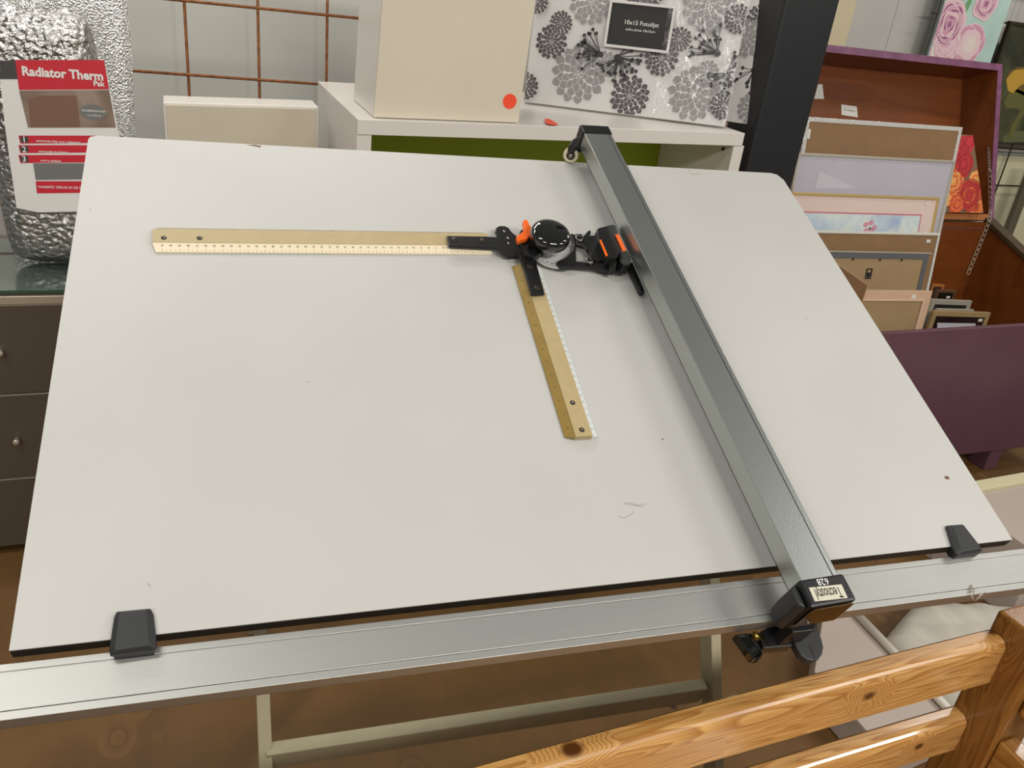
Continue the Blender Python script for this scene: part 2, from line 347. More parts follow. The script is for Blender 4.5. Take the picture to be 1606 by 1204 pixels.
# ---------------------------------------------------------------- aluminium beam along the front edge, with two clamps
bm_ = thing('guide_beam', B.P(.6, -.04, -.03), 'long silver aluminium beam clamped along the front edge of the drawing board', 'rail')
def q(x, y, h): return B.st(x, y, h)
hb = -.008
b0 = q(0,1042,hb); b1 = q(1606,860,hb); c0 = q(0,1130,hb); c1 = q(1606,922,hb)
ext = lambda a, b, t: (a[0]+(b[0]-a[0])*t, a[1]+(b[1]-a[1])*t)
bA, bB, cA, cB = ext(b0,b1,-.12), ext(b0,b1,1.12), ext(c0,c1,-.12), ext(c0,c1,1.12)
def strip(mb, s0, s1, h0, h1, mi=0):           # a strip of the beam between cross fractions s0..s1
    L0, L1 = ext(bA,cA,s0), ext(bA,cA,s1); R0, R1 = ext(bB,cB,s0), ext(bB,cB,s1)
    mb.prism([L1, R1, R0, L0], h0, h1, BM, mi)
mb = MB(); strip(mb, .0, .135, hb-.022, hb); strip(mb, .135, .16, hb-.022, hb-.0008); strip(mb, .16, .84, hb-.022, hb+.0004); strip(mb, .84, .855, hb-.022, hb-.0012); strip(mb, .855, 1.0, hb-.022, hb)
mb.build('beam_profile', M_alu, bm_, bevel=.0006)
mb = MB(); strip(mb, .10, .985, hb-.0245, hb-.0222); mb.build('lower_face', mat('painted_brown_reflection', (64,50,40), rough=.5), bm_)  # underside face of the beam, its brownish reflection painted in as flat colour
for pts, nm in (([(182,957),(236,952),(240,960),(245,1003),(245,1015),(172,1026),(170,1018),(178,965)], 'a'),
                ([(1487,822),(1512,820),(1540,855),(1543,862),(1505,869),(1500,864)], 'b')):
    cl = MB(); pl = pxpoly(B, pts, .008); n = len(pl); cxx = sum(p[0] for p in pl)/n; cyy = sum(p[1] for p in pl)/n
    inner = [(cxx+(p[0]-cxx)*.72, cyy+(p[1]-cyy)*.86) for p in pl]
    area = sum(pl[i][0]*pl[(i+1)%n][1]-pl[(i+1)%n][0]*pl[i][1] for i in range(n))
    if area < 0: pl = pl[::-1]; inner = inner[::-1]
    vs = [(p[0],p[1],.0006) for p in pl] + [(p[0],p[1],.005) for p in pl] + [(p[0],p[1],.0095) for p in inner]
    fs = [tuple(range(n-1,-1,-1)), tuple(range(2*n,3*n))] + [(i,(i+1)%n,n+(i+1)%n,n+i) for i in range(n)] + [(n+i,n+(i+1)%n,2*n+(i+1)%n,2*n+i) for i in range(n)]
    cl.add(vs, fs, BM)
    # jaw reaching down behind the board edge to the beam
    y0 = min(p[1] for p in pl); xs = sorted(p[0] for p in pl)
    cl.box(xs[0]+.003, xs[-1]-.003, y0+.001, -.0015, -.012, .004, BM)
    cl.build('clamp', M_greypl, bm_, bevel=.0012)
tp = MB(); tp.add([B.P(*B.st(x, y, hb+.0012), hb+.0012) for x, y in ((1517,931),(1521,915),(1532,922),(1530,928))], [(0,1,2,3)])
tp.tube([B.P(*B.st(x, y, -.004), -.004) for x, y in ((1527,930),(1524,936),(1530,942),(1538,933),(1545,929),(1546,934))], .0012, 6)
tag(tp.build('tape_scrap', M_tape), 'scrap of clear sticky tape hanging on the right end of the aluminium beam', 'tape')

# ---------------------------------------------------------------- drafting machine: track, roller, head, two scales
dm = thing('drafting_machine', B.P(.80, .37, .03), 'grey track drafting machine with black protractor head lying across the white board', 'drafting machine')
HT, HB_ = .060, .031                            # top and underside of the track above the board
t0 = B.st(1255, 908, HT); t1 = B.st(917, 210, HT)
TA = V((t1[0]-t0[0], t1[1]-t0[1])).normalized(); TN = V((TA.y, -TA.x))       # along, and to the right
TL_ = (V(t1)-V(t0)).length
TF = Frame(B.P(t0[0], t0[1], 0), B.a*TN.x + B.b*TN.y, B.a*TA.x + B.b*TA.y)    # s to the right, t along the track
TM = TF.M(); TW = .0515
trk = MB()
trk.prism([(0,-.03),(TW,-.03),(TW,TL_+.003),(0,TL_+.003)], HB_, HT, TM)
trk.build('track', M_alu_dark, dm, bevel=.0012)
MB().box(.003, TW-.003, -.02, TL_, HB_-.0045, HB_-.0005, TM).build('track_channel', M_blackpl, dm)
MB().box(TW-.008, TW-.0072, -.02, TL_, HT-.0002, HT+.0004, TM).build('track_groove', M_greypl, dm)
MB().box(TW+.0004, TW+.006, TL_*.61, TL_*.61+.010, HB_+.008, HB_+.018, TM).build('stop_screw', M_blackpl, dm, bevel=.002)
# far end cap and roller
fc = MB().box(-.002, TW+.002, TL_+.001, TL_+.026, HB_-.010, HT+.0015, TM).build('end_cap', M_blackpl, dm, bevel=.003)
rp = B.st(895, 247, .010); wl = TF.st(895, 247, .012)
ax = V((wl[0], wl[1], .0135))
arm = MB()
arm.prism([(-.006, TL_+.024), (.004, TL_+.026), (.004, TL_-.001), (-.006, TL_-.001), (wl[0]-.001, wl[1]-.004), (wl[0]-.009, wl[1]+.004)], .022, .034, TM)
arm.build('roller_arm', M_blackpl, dm, bevel=.002)
def disc_M(fr, s, t, h, direction):            # matrix whose z axis is the given in-plane direction
    z = (fr.a*direction[0] + fr.b*direction[1] + fr.n*(direction[2] if len(direction) > 2 else 0)).normalized(); x = z.orthogonal().normalized(); y = z.cross(x)
    m = Matrix((x, y, z)).transposed().to_4x4(); m.translation = fr.P(s, t, h); return m
wd = (-.45, -.85, .25)
WM_ = disc_M(TF, wl[0]+.001, wl[1]+.004, .0145, wd)
rol = MB().lathe([(.009,-.005),(.0125,-.004),(.0135,-.002),(.0135,.003),(.012,.005),(.0085,.0052),(.008,.004)], WM_, 28).build('roller', M_wheel, dm)
MB().lathe([(.0072,.0035),(.0072,.0052),(.006,.0056)], WM_, 20).build('roller_bearing', M_hole, rol)
MB().lathe([(.0038,.005),(.0038,.0078),(.002,.0084)], WM_, 16).build('axle_bolt', M_steel, rol)
MB().lathe([(.002,0),(.002,.0012)], disc_M(TF, -.0065, TL_+.012, .045, (-1,0,0)), 12).build('screw', M_steel, dm)

# near end cap with badge
zoomN = lambda x, y: (1140+x/5.733, 840+y/5.733)
cf = MB()
n0 = TF.st(*zoomN(765,645), HT+.003)[1]; n1 = TF.st(*zoomN(650,395), HT+.003)[1]
cap = cf.prism([(-.005, n1), (TW+.005, n1), (TW+.005, n0), (-.005, n0)], .004, HT+.003, TM).build('end_housing', M_blackpl, dm, bevel=.003)
MB().prism([(-.014, n1-.010), (-.0052, n1-.001), (-.0052, n0+.002), (-.014, n0+.008)], -.004, HT-.004, TM).build('side_cheek', M_greypl, dm, bevel=.003)
MB().prism([(-.004, n0-.002), (TW+.004, n0-.002), (TW-.004, n0-.0002), (.004, n0-.0002)], .012, HT-.002, TM).build('front_plate', mat('amber_sheen_plastic', (70,46,16), rough=.15, coat=.6), dm, bevel=.0008)
bc = [TF.st(*zoomN(*p), HT+.0034) for p in ((735,465),(1030,435),(1085,560),(795,590))]
bx = sum(p[0] for p in bc)/4; by = sum(p[1] for p in bc)/4; ang = math.atan2(bc[1][1]-bc[0][1], bc[1][0]-bc[0][0])
bw = (V(bc[1])-V(bc[0])).length; bh = (V(bc[3])-V(bc[0])).length
badge = MB().box(-bw/2, bw/2, -bh/2, bh/2, 0, .0006, TF.M(bx, by, HT+.003, ang)).build('badge', M_badge, cap, bevel=.0006)
MB().text('Tecnostyl', .0185, TF.M(bx, by, HT+.0039, ang+PI), sx=.47, bold=.006).build('badge_lettering', M_ink, badge)
nx, ny = TF.st(*zoomN(862,410), HT+.0034)
MB().text('628', .0115, TF.M(nx, ny, HT+.0033, ang+PI), sx=.9).build('model_number', M_whiteink, cap)
def bpoly(pts, z, h0, h1, name, m, parent=dm, bevel=.0012, hp=None):
    return MB().prism([B.st(*z(*p), h1 if hp is None else hp) for p in pts], h0, h1, BM).build(name, m, parent, bevel=bevel)
bpoly([(330,1010),(300,860),(430,790),(500,750),(700,700),(800,780),(820,838),(590,990)], zoomN, -.052, -.034, 'carriage_arm', M_blackpl)
bpoly([(540,760),(740,650),(790,700),(800,800),(790,850),(600,870)], zoomN, -.034, .004, 'carriage_block', M_blackpl)
bpoly([(575,875),(820,838),(855,930),(872,1000),(862,1060),(830,1105),(780,1125),(720,1112),(665,1070),(620,990)], zoomN, -.042, -.030, 'hanging_lug', M_greypl, bevel=.002)
bpoly([(740,985),(752,972),(770,972),(785,985),(785,1005),(775,1020),(800,1105),(790,1108),(762,1030),(742,1010)], zoomN, -.0302, -.0296, 'keyhole_slot', M_black_edge, bevel=0)
bpoly([(80,880),(165,872),(320,1045),(328,1075),(300,1105),(245,1108)], zoomN, -.045, -.030, 'release_handle', M_gloss, bevel=.002)
bpoly([(165,872),(250,880),(300,1000),(320,1045)], zoomN, -.050, -.040, 'handle_stem', M_blackpl)
pu = B.st(*zoomN(270,905), -.035)
MB().lathe([(.005,-.006),(.005,.004),(.0035,.006)], disc_M(B, pu[0], pu[1], -.035, (-1,.3,.3)), 16).build('pivot_bolt', mat('brass_bolt', (150,128,70), rough=.3, metal=1), dm)
fx = TF.st(*zoomN(803,768), .03)
MB().lathe([(.0022,0),(.0022,.0015)], disc_M(TF, .012, n0-.002, .022, (0,-1,0)), 12).build('screw', M_steel, dm)

# the head
zh = lambda x, y: (690+x/4.7235, 310+y/4.7235)
dcx, dcy = B.st(*zh(838,395), .010)
disc = MB().lathe([(.036,.006),(.0375,.007),(.0375,.0095),(.0365,.0105)], B.M(dcx, dcy, 0), 48).build('protractor_disc', M_protr, dm)
dg = MB()
for k in range(13):
    a = math.radians(-150 + k*14); dg.text(str((k*10) % 100), .0042, B.M(dcx+.031*math.cos(a), dcy+.031*math.sin(a), .0112, a+PI/2))
for k in range(90):
    a = math.radians(-160 + k*2.2); r1, r2 = .0345, .0362
    dg.box(r1, r2, -.0002, .0002, .0106, .0109, B.M(dcx, dcy, 0, a))
dg.build('degree_markings', M_ink, disc)
zk = B.st(*zh(826,250), .052)
kx, ky = zk[0]-.0, zk[1]
nk = MB().lathe([(.0135,.011),(.0135,.027),(.016,.031)], B.M(kx, ky-.001, 0), 40).build('knob_neck', M_gloss, dm)
MB().lathe([(.020,.029),(.028,.033),(.0305,.038),(.0312,.044),(.0305,.049),(.028,.0525),(.023,.0545),(.012,.056),(0.001,.0562)], B.M(kx, ky, 0), 56).build('knob', M_gloss, dm)
bpoly([(575,290),(600,330),(640,420),(700,440),(760,400),(700,300),(690,230),(600,235)], zh, .012, .024, 'index_housing', M_blackpl)
bpoly([(50,280),(345,285),(425,290),(408,250),(415,222),(440,207),(480,207),(510,222),(535,255),(590,300),(620,400),(590,425),(540,432),(495,428),(455,405),(430,377),(390,372),(65,358)], zh, .0105, .0145, 'scale_bracket', M_blackpl)
bpoly([(585,400),(640,405),(700,430),(718,490),(778,712),(675,717),(622,530),(590,450)], zh, .0105, .0145, 'scale_bracket', M_blackpl)
bpoly([(565,285),(600,262),(624,238),(614,170),(628,160),(648,163),(668,205),(690,235),(680,262),(650,300),(610,310),(582,322)], zh, .026, .034, 'lock_lever', M_orange)
bpoly([(640,380),(665,420),(700,410),(690,350),(660,340)], zh, .016, .024, 'index_clip', M_black_edge)
bpoly([(965,262),(1000,270),(1012,300),(1008,420),(1012,455),(970,512),(900,508),(868,470),(930,440),(980,390),(990,330)], zh, .010, .018, 'rim_guard', M_blackpl)
bpoly([(1005,262),(1060,285),(1100,240),(1118,240),(1120,258),(1092,280),(1160,278),(1178,330),(1235,440),(1180,470),(1125,455),(1108,400),(1078,360),(1012,342)], zh, .012, .019, 'link_plate', M_blackpl)
bpoly([(980,465),(1090,480),(1120,495),(1190,450),(1260,440),(1312,480),(1308,525),(1270,546),(1210,530),(1130,512),(985,498)], zh, .008, .016, 'lower_link', M_blackpl)
bpoly([(985,500),(1050,512),(1140,516),(1140,522),(1050,520),(985,508)], zh, .006, .0085, 'steel_strip', M_steel, bevel=0)
bpoly([(1012,345),(1050,352),(1085,385),(1080,372),(1050,344),(1015,338)], zh, .0195, .0205, 'steel_strip', M_steel, bevel=0)
bpoly([(1160,238),(1180,228),(1280,203),(1300,215),(1330,300),(1345,380),(1310,450),(1240,450),(1170,330)], zh, .014, .036, 'hinge_block', M_blackpl, hp=.034)
bpoly([(1325,400),(1385,390),(1415,440),(1405,500),(1360,500),(1330,470)], zh, .010, .030, 'hinge_block', M_blackpl)
bpoly([(1240,440),(1300,450),(1316,480),(1300,530),(1262,520)], zh, .012, .026, 'hinge_foot', M_blackpl)
bpoly([(1300,272),(1324,270),(1380,388),(1356,394)], zh, .0365, .0385, 'orange_slide', M_orange, bevel=0)
bpoly([(1182,312),(1194,310),(1244,425),(1230,432)], zh, .0365, .0380, 'orange_slide', M_orange, bevel=0)
bpoly([(1392,490),(1428,475),(1520,692),(1488,694)], zh, .004, .014, 'friction_rod', M_blackpl)
for (x, y, r, h) in ((1035,290,.0055,.019), (1113,455,.0055,.019)):
    u, v = B.st(*zh(x, y), h+.003)
    MB().lathe([(r+.0012,0),(r+.0012,.0015),(r,.002)], B.M(u, v, h), 20).build('washer', M_steel, dm)
    MB().lathe([(r*.75,.002),(r*.7,.006),(r*.3,.0075)], B.M(u, v, h), 20).build('dome_nut', M_blackpl, dm)
for (x, y) in ((108,308), (318,318), (668,510), (720,668), (478,250), (505,300), (510,340)):
    u, v = B.st(*zh(x, y), .0145)
    r = .0050 if (x, y) in ((108,308),(318,318),(668,510),(720,668)) else .0028
    sw = MB().lathe([(r,.0142),(r,.0152),(r*.8,.0158)], B.M(u, v, 0), 18).build('screw', mat('darkened_screw', (70,64,54), rough=.35, metal=.8) if r > .004 else M_steel, dm)
    if r > .004: MB().box(-r*.7, r*.7, -.0005, .0005, .0158, .0161, B.M(u, v, 0, .6)).build('screw_slot', M_steel, sw)

# scales
def scale_rule(A, Bp, wdt, side, mats, num_side, name, holes, length_px_end=None):
    """A->Bp runs along the edge; the body lies to the +side of it"""
    a = V(B.st(*A, .006)); b = V(B.st(*Bp, .006)); d = (b-a).normalized(); Lg = (b-a).length
    fr = Frame(B.P(a.x, a.y, 0), B.a*d.x + B.b*d.y, (B.a*-d.y + B.b*d.x)*side); 
    if fr.n.dot(B.n) < 0:                       # keep the normal upward
        fr = Frame(B.P(b.x, b.y, 0), -(B.a*d.x + B.b*d.y), fr.b)
    return fr, Lg
def build_scale(fr, Lg, wdt, lo_mat, hi_mat, lo_w, hi_w, chamf, lo_ink, hi_ink, flip_nums, step=.0111):
    M = fr.M()
    body = MB().prism([(0, lo_w), (Lg, lo_w), (Lg, wdt-hi_w), (0, wdt-hi_w)], .0008, .0085, M).build('scale_body', M_beige, dm)
    def bevel_strip(y0, y1, h0, h1, m, nm, c0, c1):
        mb = MB(); vs = [(0,y1,.0006),(Lg,y1,.0006),(Lg-c1,y0,.0006),(c0,y0,.0006),(0,y1,h1),(Lg,y1,h1),(Lg-c1,y0,h0),(c0,y0,h0)]
        if y0 < y1: fs = [(0,1,2,3),(7,6,5,4),(0,4,5,1),(1,5,6,2),(2,6,7,3),(3,7,4,0)]
        else: fs = [(3,2,1,0),(4,5,6,7),(1,5,4,0),(2,6,5,1),(3,7,6,2),(0,4,7,3)]
        mb.add(vs, fs, M); return mb.build(nm, m, body)
    lo = bevel_strip(0, lo_w-.0001, .0025, .0078, lo_mat, 'graduated_edge', *chamf[0])
    hi = bevel_strip(wdt, wdt-hi_w+.0001, .0025, .0078, hi_mat, 'graduated_edge', *chamf[1])
    tick = MB(); n = int((Lg-.02)/(step/2))
    def hlo(y): return .0025+(.0053)*y/lo_w+.0003
    sl = math.atan2(.0053, lo_w)
    for k in range(n):
        x = .012 + k*step/2; ln = .0030 if k % 2 == 0 else .0018
        y0 = .0006
        tick.add([(x-.00018,y0,hlo(y0)),(x+.00018,y0,hlo(y0)),(x+.00018,y0+ln,hlo(y0+ln)),(x-.00018,y0+ln,hlo(y0+ln))], [(0,1,2,3)], M)
    for k in range(n//2):
        x = .012 + k*step; y = lo_w*.68
        Mt = M @ Matrix.Translation((x, y, hlo(y)+.0002)) @ Matrix.Rotation(sl, 4, 'X') @ Matrix.Rotation(PI if flip_nums else 0, 4, 'Z')
        tick.text(str(n//2-k if flip_nums else k), .0040 if lo_w > .008 else .0032, Mt)
    tick.build('scale_numbers', lo_ink, lo)
    t2 = MB(); sh = math.atan2(.0053, hi_w)
    def hhi(y): return .0025+.0053*(wdt-y)/hi_w+.0003
    for k in range(int((Lg-.02)/.0225)):
        x = .016 + k*.0225; y = wdt-hi_w*.5
        Mt = M @ Matrix.Translation((x, y, hhi(y)+.0002)) @ Matrix.Rotation(-sh, 4, 'X') @ Matrix.Rotation(PI, 4, 'Z')
        t2.text(str(k), .0042 if hi_w > .008 else .0036, Mt)
    for k in range(int((Lg-.02)/.0045)):
        x = .012 + k*.0045; y = wdt-.0006; y2 = y-.0012
        t2.add([(x-.00015,y2,hhi(y2)),(x+.00015,y2,hhi(y2)),(x+.00015,y,hhi(y)),(x-.00015,y,hhi(y))], [(0,1,2,3)], M)
    t2.build('scale_numbers', hi_ink, hi)
    return body
# long scale lying left of the head: front edge from left to right
a1 = B.st(239, 394.5, .003); b1_ = B.st(772, 398, .003); d1 = (V(b1_)-V(a1)).normalized()
w1 = (B.st(244, 356.5, .003)[1] - a1[1])
S1 = Frame(B.P(*a1), B.a*d1.x + B.b*d1.y, B.a*-d1.y + B.b*d1.x); L1 = (V(b1_)-V(a1)).length
sb1 = build_scale(S1, L1, w1, M_cream, M_brass, .0128, .0092, ((.004,.0),(.007,.008)), M_ink, M_inkbrown, True)
for x, y in ((257,373), (313,373.5)):
    u, v = S1.st(x, y, .0085)
    rv = MB().lathe([(.0036,.0082),(.0036,.0090),(.0030,.0092)], S1.M(u, v, 0), 18).build('rivet', M_hole, sb1)
    MB().lathe([(.0016,.0090),(.0016,.0096)], S1.M(u+.0006, v, 0), 12).build('rivet_pin', M_steel, rv)
# short scale hanging towards the front, its brass edge on the left
a2 = B.st(803.5, 417, .003); b2 = B.st(887, 689, .003); d2 = (V(a2)-V(b2)).normalized()
e2 = B.st(939, 689, .003)
S2 = Frame(B.P(*b2), B.a*d2.x + B.b*d2.y, B.a*-d2.y + B.b*d2.x); L2 = (V(a2)-V(b2)).length
w2 = abs((V(e2)-V(b2)).dot(V((-d2.y, d2.x))))
S2 = Frame(B.P(b2[0]+d2.y*w2, b2[1]-d2.x*w2), S2.a, S2.b)
sb2 = build_scale(S2, L2, w2, M_pale, M_brass, .0092, .0125, ((.002,.004),(.004,.0)), M_ink, M_inkbrown, False)
for x, y in ((898,631.5), (912.5,674)):
    u, v = S2.st(x, y, .0085)
    rv = MB().lathe([(.0036,.0082),(.0036,.0090),(.0030,.0092)], S2.M(u, v, 0), 18).build('rivet', M_hole, sb2)
    MB().lathe([(.0016,.0090),(.0016,.0096)], S2.M(u+.0006, v, 0), 12).build('rivet_pin', M_steel, rv)

# ---------------------------------------------------------------- white cube shelf behind the board
SY = 2.05
s_l = Vy(561,187,SY); s_r = Vy(1168.6,209,SY)
zl, zr = s_l.z, s_r.z
sx0, sx1 = s_l.x, s_r.x; T = .036; SD = .64
sh = thing('cube_shelf', ((sx0+sx1)/2, SY+SD/2, 0), 'white cube shelf with a lime green inside, behind the drawing board', 'shelf')
def zt(x): return zl + (zr-zl)*(x-sx0)/(sx1-sx0)
m_ = MB().hexa([V((sx0,SY,zl-T)),V((sx1,SY,zr-T)),V((sx1,SY+SD,zr-T)),V((sx0,SY+SD,zl-T)),V((sx0,SY,zl)),V((sx1,SY,zr)),V((sx1,SY+SD,zr)),V((sx0,SY+SD,zl))])
m_.build('top_panel', M_whitefurn, sh, bevel=.0012)
MB().hexa([V((sx0,SY+.004,0)),V((sx0+T,SY+.004,0)),V((sx0+T,SY+SD,0)),V((sx0,SY+SD,0)),V((sx0,SY+.004,zt(sx0)-T)),V((sx0+T,SY+.004,zt(sx0+T)-T)),V((sx0+T,SY+SD,zt(sx0+T)-T)),V((sx0,SY+SD,zt(sx0)-T))]).build('side_panel', M_whitefurn, sh, bevel=.001)
rx = Vy(1150,255,SY).x+.028
MB().hexa([V((rx-T,SY+.004,0)),V((rx,SY+.004,0)),V((rx,SY+SD,0)),V((rx-T,SY+SD,0)),V((rx-T,SY+.004,zt(rx-T)-T)),V((rx,SY+.004,zt(rx)-T)),V((rx,SY+SD,zt(rx)-T)),V((rx-T,SY+SD,zt(rx-T)-T))]).build('side_panel', M_whitefurn, sh, bevel=.001)
MB().hexa([V((sx0+T,SY+.40,0.1)),V((rx-T,SY+.40,0.1)),V((rx-T,SY+.41,0.1)),V((sx0+T,SY+.41,0.1)),V((sx0+T,SY+.40,zt(sx0+T)-T)),V((rx-T,SY+.40,zt(rx-T)-T)),V((rx-T,SY+.41,zt(rx-T)-T)),V((sx0+T,SY+.41,zt(sx0+T)-T))]).build('back_panel', M_green, sh)
MB().box(sx0+T, rx-T, SY+.02, SY+.395, .82, .85).build('inner_shelf', M_whitefurn, sh)
MB().box(sx0+T, rx-T, SY+.02, SY+.395, .02, .05).build('bottom_panel', M_whitefurn, sh)
MB().lathe([(.005,0),(.005,.004)], disc_M(Frame((rx-T-.0005, SY+.05, zt(rx)-T-.02), (0,1,0), (0,0,1)), 0, 0, 0, (0,0,-1)), 14).build('peg_hole', M_hole, sh)
MB().box(sx0+T+.01, sx0+T+.012, SY+.1, SY+.13, 1.18, 1.2).build('price_tag', M_label, sh)

# white cabinet box standing on the shelf
y_w = 2.075
w0 = Vy(587,170,y_w); w1_ = Vy(814,180,y_w); w2_ = Vy(840,0,y_w); w3 = Vy(600,0,y_w)
wb = thing('storage_box', ((w0.x+w1_.x)/2, y_w+.13, w0.z), 'tall cream-white box with an orange dot, standing on the white shelf', 'box')
def zs(x): return zt(x)+.0015
ht = .46
dp = Hz(559,144,w0.z) - w0
xtl = w0.x + (w3.x-w0.x)*ht/(w3.z-w0.z); xtr = w1_.x + (w2_.x-w1_.x)*ht/(w2_.z-w1_.z)
bl, br, tr, tl = V((w0.x,y_w,zs(w0.x))), V((w1_.x,y_w,zs(w1_.x))), V((xtr,y_w,w1_.z+ht)), V((xtl,y_w,w0.z+ht))
dv = V((0, .27, 0))
MB().hexa([bl+V((0,.013,0)), br+V((0,.013,0)), br+dv, bl+dv, tl+V((0,.013,0)), tr+V((0,.013,0)), tr+dv, tl+dv]).build('carcass', M_whitefurn, wb, bevel=.001)
MB().hexa([bl, br, br+V((0,.012,0)), bl+V((0,.012,0)), tl, tr, tr+V((0,.012,0)), tl+V((0,.012,0))]).build('front_door', M_creamdoor, wb, bevel=.0015)
SF = Frame(bl, br-bl, tl-bl)
def dot(fr, x, y, r, h, mb, mi=0):
    u, v = fr.st(x, y, h); return mb.flat([(u+r*math.cos(2*PI*k/28), v+r*math.sin(2*PI*k/28)) for k in range(28)], h, fr.M(), mi)
mb = MB(); dot(SF, 799.5, 159, .0188, .0004, mb); st_ = mb.build('sticker', M_orangedot, wb)
dot_c = Hz(862, 190, zt(.92)+.002)
mb = MB(); mb.add([Hz(x, y, zt(dot_c.x)+.003) for x, y in ((854,187),(858,185.5),(863,187),(868,190),(876,195),(870,196),(858,194.5),(855,191))], [tuple(range(8))[::-1]])
tag(mb.build('loose_sticker', M_orangedot), 'loose orange round sticker stuck to the top front of the white shelf', 'sticker')

# low cream cabinet between foil pack and shelf
y_c = 2.35
c_l = Vy(255.5,160,y_c); c_r = Vy(499.5,167.4,y_c)
cb_ = thing('small_cabinet', ((c_l.x+c_r.x)/2, y_c+.1, 0), 'cream-fronted white cabinet peeping over the back edge of the drawing board', 'cabinet')
MB().hexa([V((c_l.x,y_c,0)),V((c_r.x,y_c,0)),V((c_r.x,y_c+.11,0)),V((c_l.x,y_c+.11,0)),V((c_l.x,y_c,c_l.z)),V((c_r.x,y_c,c_r.z)),V((c_r.x,y_c+.11,c_r.z)),V((c_l.x,y_c+.11,c_l.z))]).build('carcass', M_whitefurn, cb_, bevel=.003)
e_ = .006
MB().hexa([V((c_l.x+e_,y_c-.003,.05)),V((c_r.x-e_,y_c-.003,.05)),V((c_r.x-e_,y_c-.0005,.05)),V((c_l.x+e_,y_c-.0005,.05)),V((c_l.x+e_,y_c-.003,c_l.z-e_)),V((c_r.x-e_,y_c-.003,c_r.z-e_)),V((c_r.x-e_,y_c-.0005,c_r.z-e_)),V((c_l.x+e_,y_c-.0005,c_l.z-e_))]).build('door', mat('pale_cream_door', (200,190,170), rough=.45, var=.03, vscale=5), cb_, bevel=.001)

# ---------------------------------------------------------------- floral photo boxes on the shelf
zf = (zl+zr)/2 + .010
def floral(A, Bp, zbase, lean, pxL, pxR, H, label, items, window=True, thick=.026):
    a, b = Hz(*A, zbase), Hz(*Bp, zbase)
    a, b = Hz(*A, zt(a.x)+.006), Hz(*Bp, zt(b.x)+.006)
    e1 = (b-a).normalized(); back = V((0,0,1)).cross(e1).normalized()
    up = (V((0,0,1))*math.cos(lean) + back*math.sin(lean))
    fr = Frame(a, e1, up); Wd = (b-a).length; M = fr.M()
    root = thing('photo_frame_box', (a+b)/2, label, 'picture frame', 'flower-patterned frame boxes on the shelf')
    body = MB().box(0, Wd, 0, H, -thick, 0, M).build('box_body', M_fpaper, root, bevel=.001)
    m1 = MB()
    def clip(poly):                             # keep pattern inside the face
        out = [(min(max(p[0], .002), Wd-.002), min(max(p[1], .002), H-.002)) for p in poly]
        xs = [p[0] for p in out]; ys = [p[1] for p in out]
        return out if max(xs)-min(xs) > .0008 and max(ys)-min(ys) > .0008 else None
    def put(poly, h, mi):
        c = clip(poly)
        if c: m1.flat(c, h, M, mi)
    lay = [0]
    def flower(x, y, rpx, mi, rings=5):
        u, v = fr.st(x, y); u2, _ = fr.st(x+rpx, y); r = abs(u2-u); lay[0] += 1; h0 = .0002+.0004*lay[0]
        rings = 5 if rings >= 6 else rings; N_ = [5, 7, 10, 12, 14][:rings] if mi == 0 else [6, 8, 11, 14, 16][:rings]
        put([(u+r*.8*math.cos(t*PI/12), v+r*.8*math.sin(t*PI/12)) for t in range(24)], h0, 3)
        for k in range(rings-1, -1, -1):
            ra, rb = r*max(0, (k-1.0))/rings, r*(k+1)/rings; n = N_[k]; off = k*.77
            for j in range(n):
                a = 2*PI*j/n + off + random.uniform(-.05, .05); hw = PI/n*1.12; rr = rb*random.uniform(.95, 1.03)
                def petal(g, w_): 
                    r0, r1 = ra+(rr-ra)*g, rr-(rr-ra)*g*.5; L_ = r1-r0
                    return [(u+q_*math.cos(a+z_), v+q_*math.sin(a+z_)) for q_, z_ in ((r0, -hw*w_*.4), (r0+L_*.5, -hw*w_), (r0+L_*.78, -hw*w_*.62), (r1, 0), (r0+L_*.78, hw*w_*.62), (r0+L_*.5, hw*w_), (r0, hw*w_*.4))]
                hh = h0+.00004*(rings-k)+.000001*j
                put(petal(0, 1.0), hh, 3); put(petal(.07, .84 if k else .6), hh+.00002, mi)
    def sprig(x, y, rpx, a0, a1):
        u, v = fr.st(x, y); u2, _ = fr.st(x+rpx, y); r = abs(u2-u); lay[0] += 1; h0 = .0002+.0004*lay[0]
        for j in range(20):
            a = random.uniform(a0, a1); q_ = r*random.uniform(.45, 1)
            bx_, by_ = u+q_*math.cos(a), v+q_*math.sin(a); w = r*.012; nx_, ny_ = -math.sin(a)*w, math.cos(a)*w
            put([(u+nx_, v+ny_), (u-nx_, v-ny_), (bx_-nx_, by_-ny_), (bx_+nx_, by_+ny_)], h0, 2)
            put([(bx_+r*.07*math.cos(t*PI/5), by_+r*.07*math.sin(t*PI/5)) for t in range(10)], h0+.0001, 2)
        put([(u+r*.12*math.cos(t*PI/5), v+r*.12*math.sin(t*PI/5)) for t in range(10)], h0+.0001, 2)
    for it in items:
        if it[0] == 'f': flower(*it[1:])
        else: sprig(*it[1:])
    if m1.v: m1.build('flower_print', [M_pet1, M_pet2, M_pet3, M_fpaper], body)
    return root, fr, Wd, M
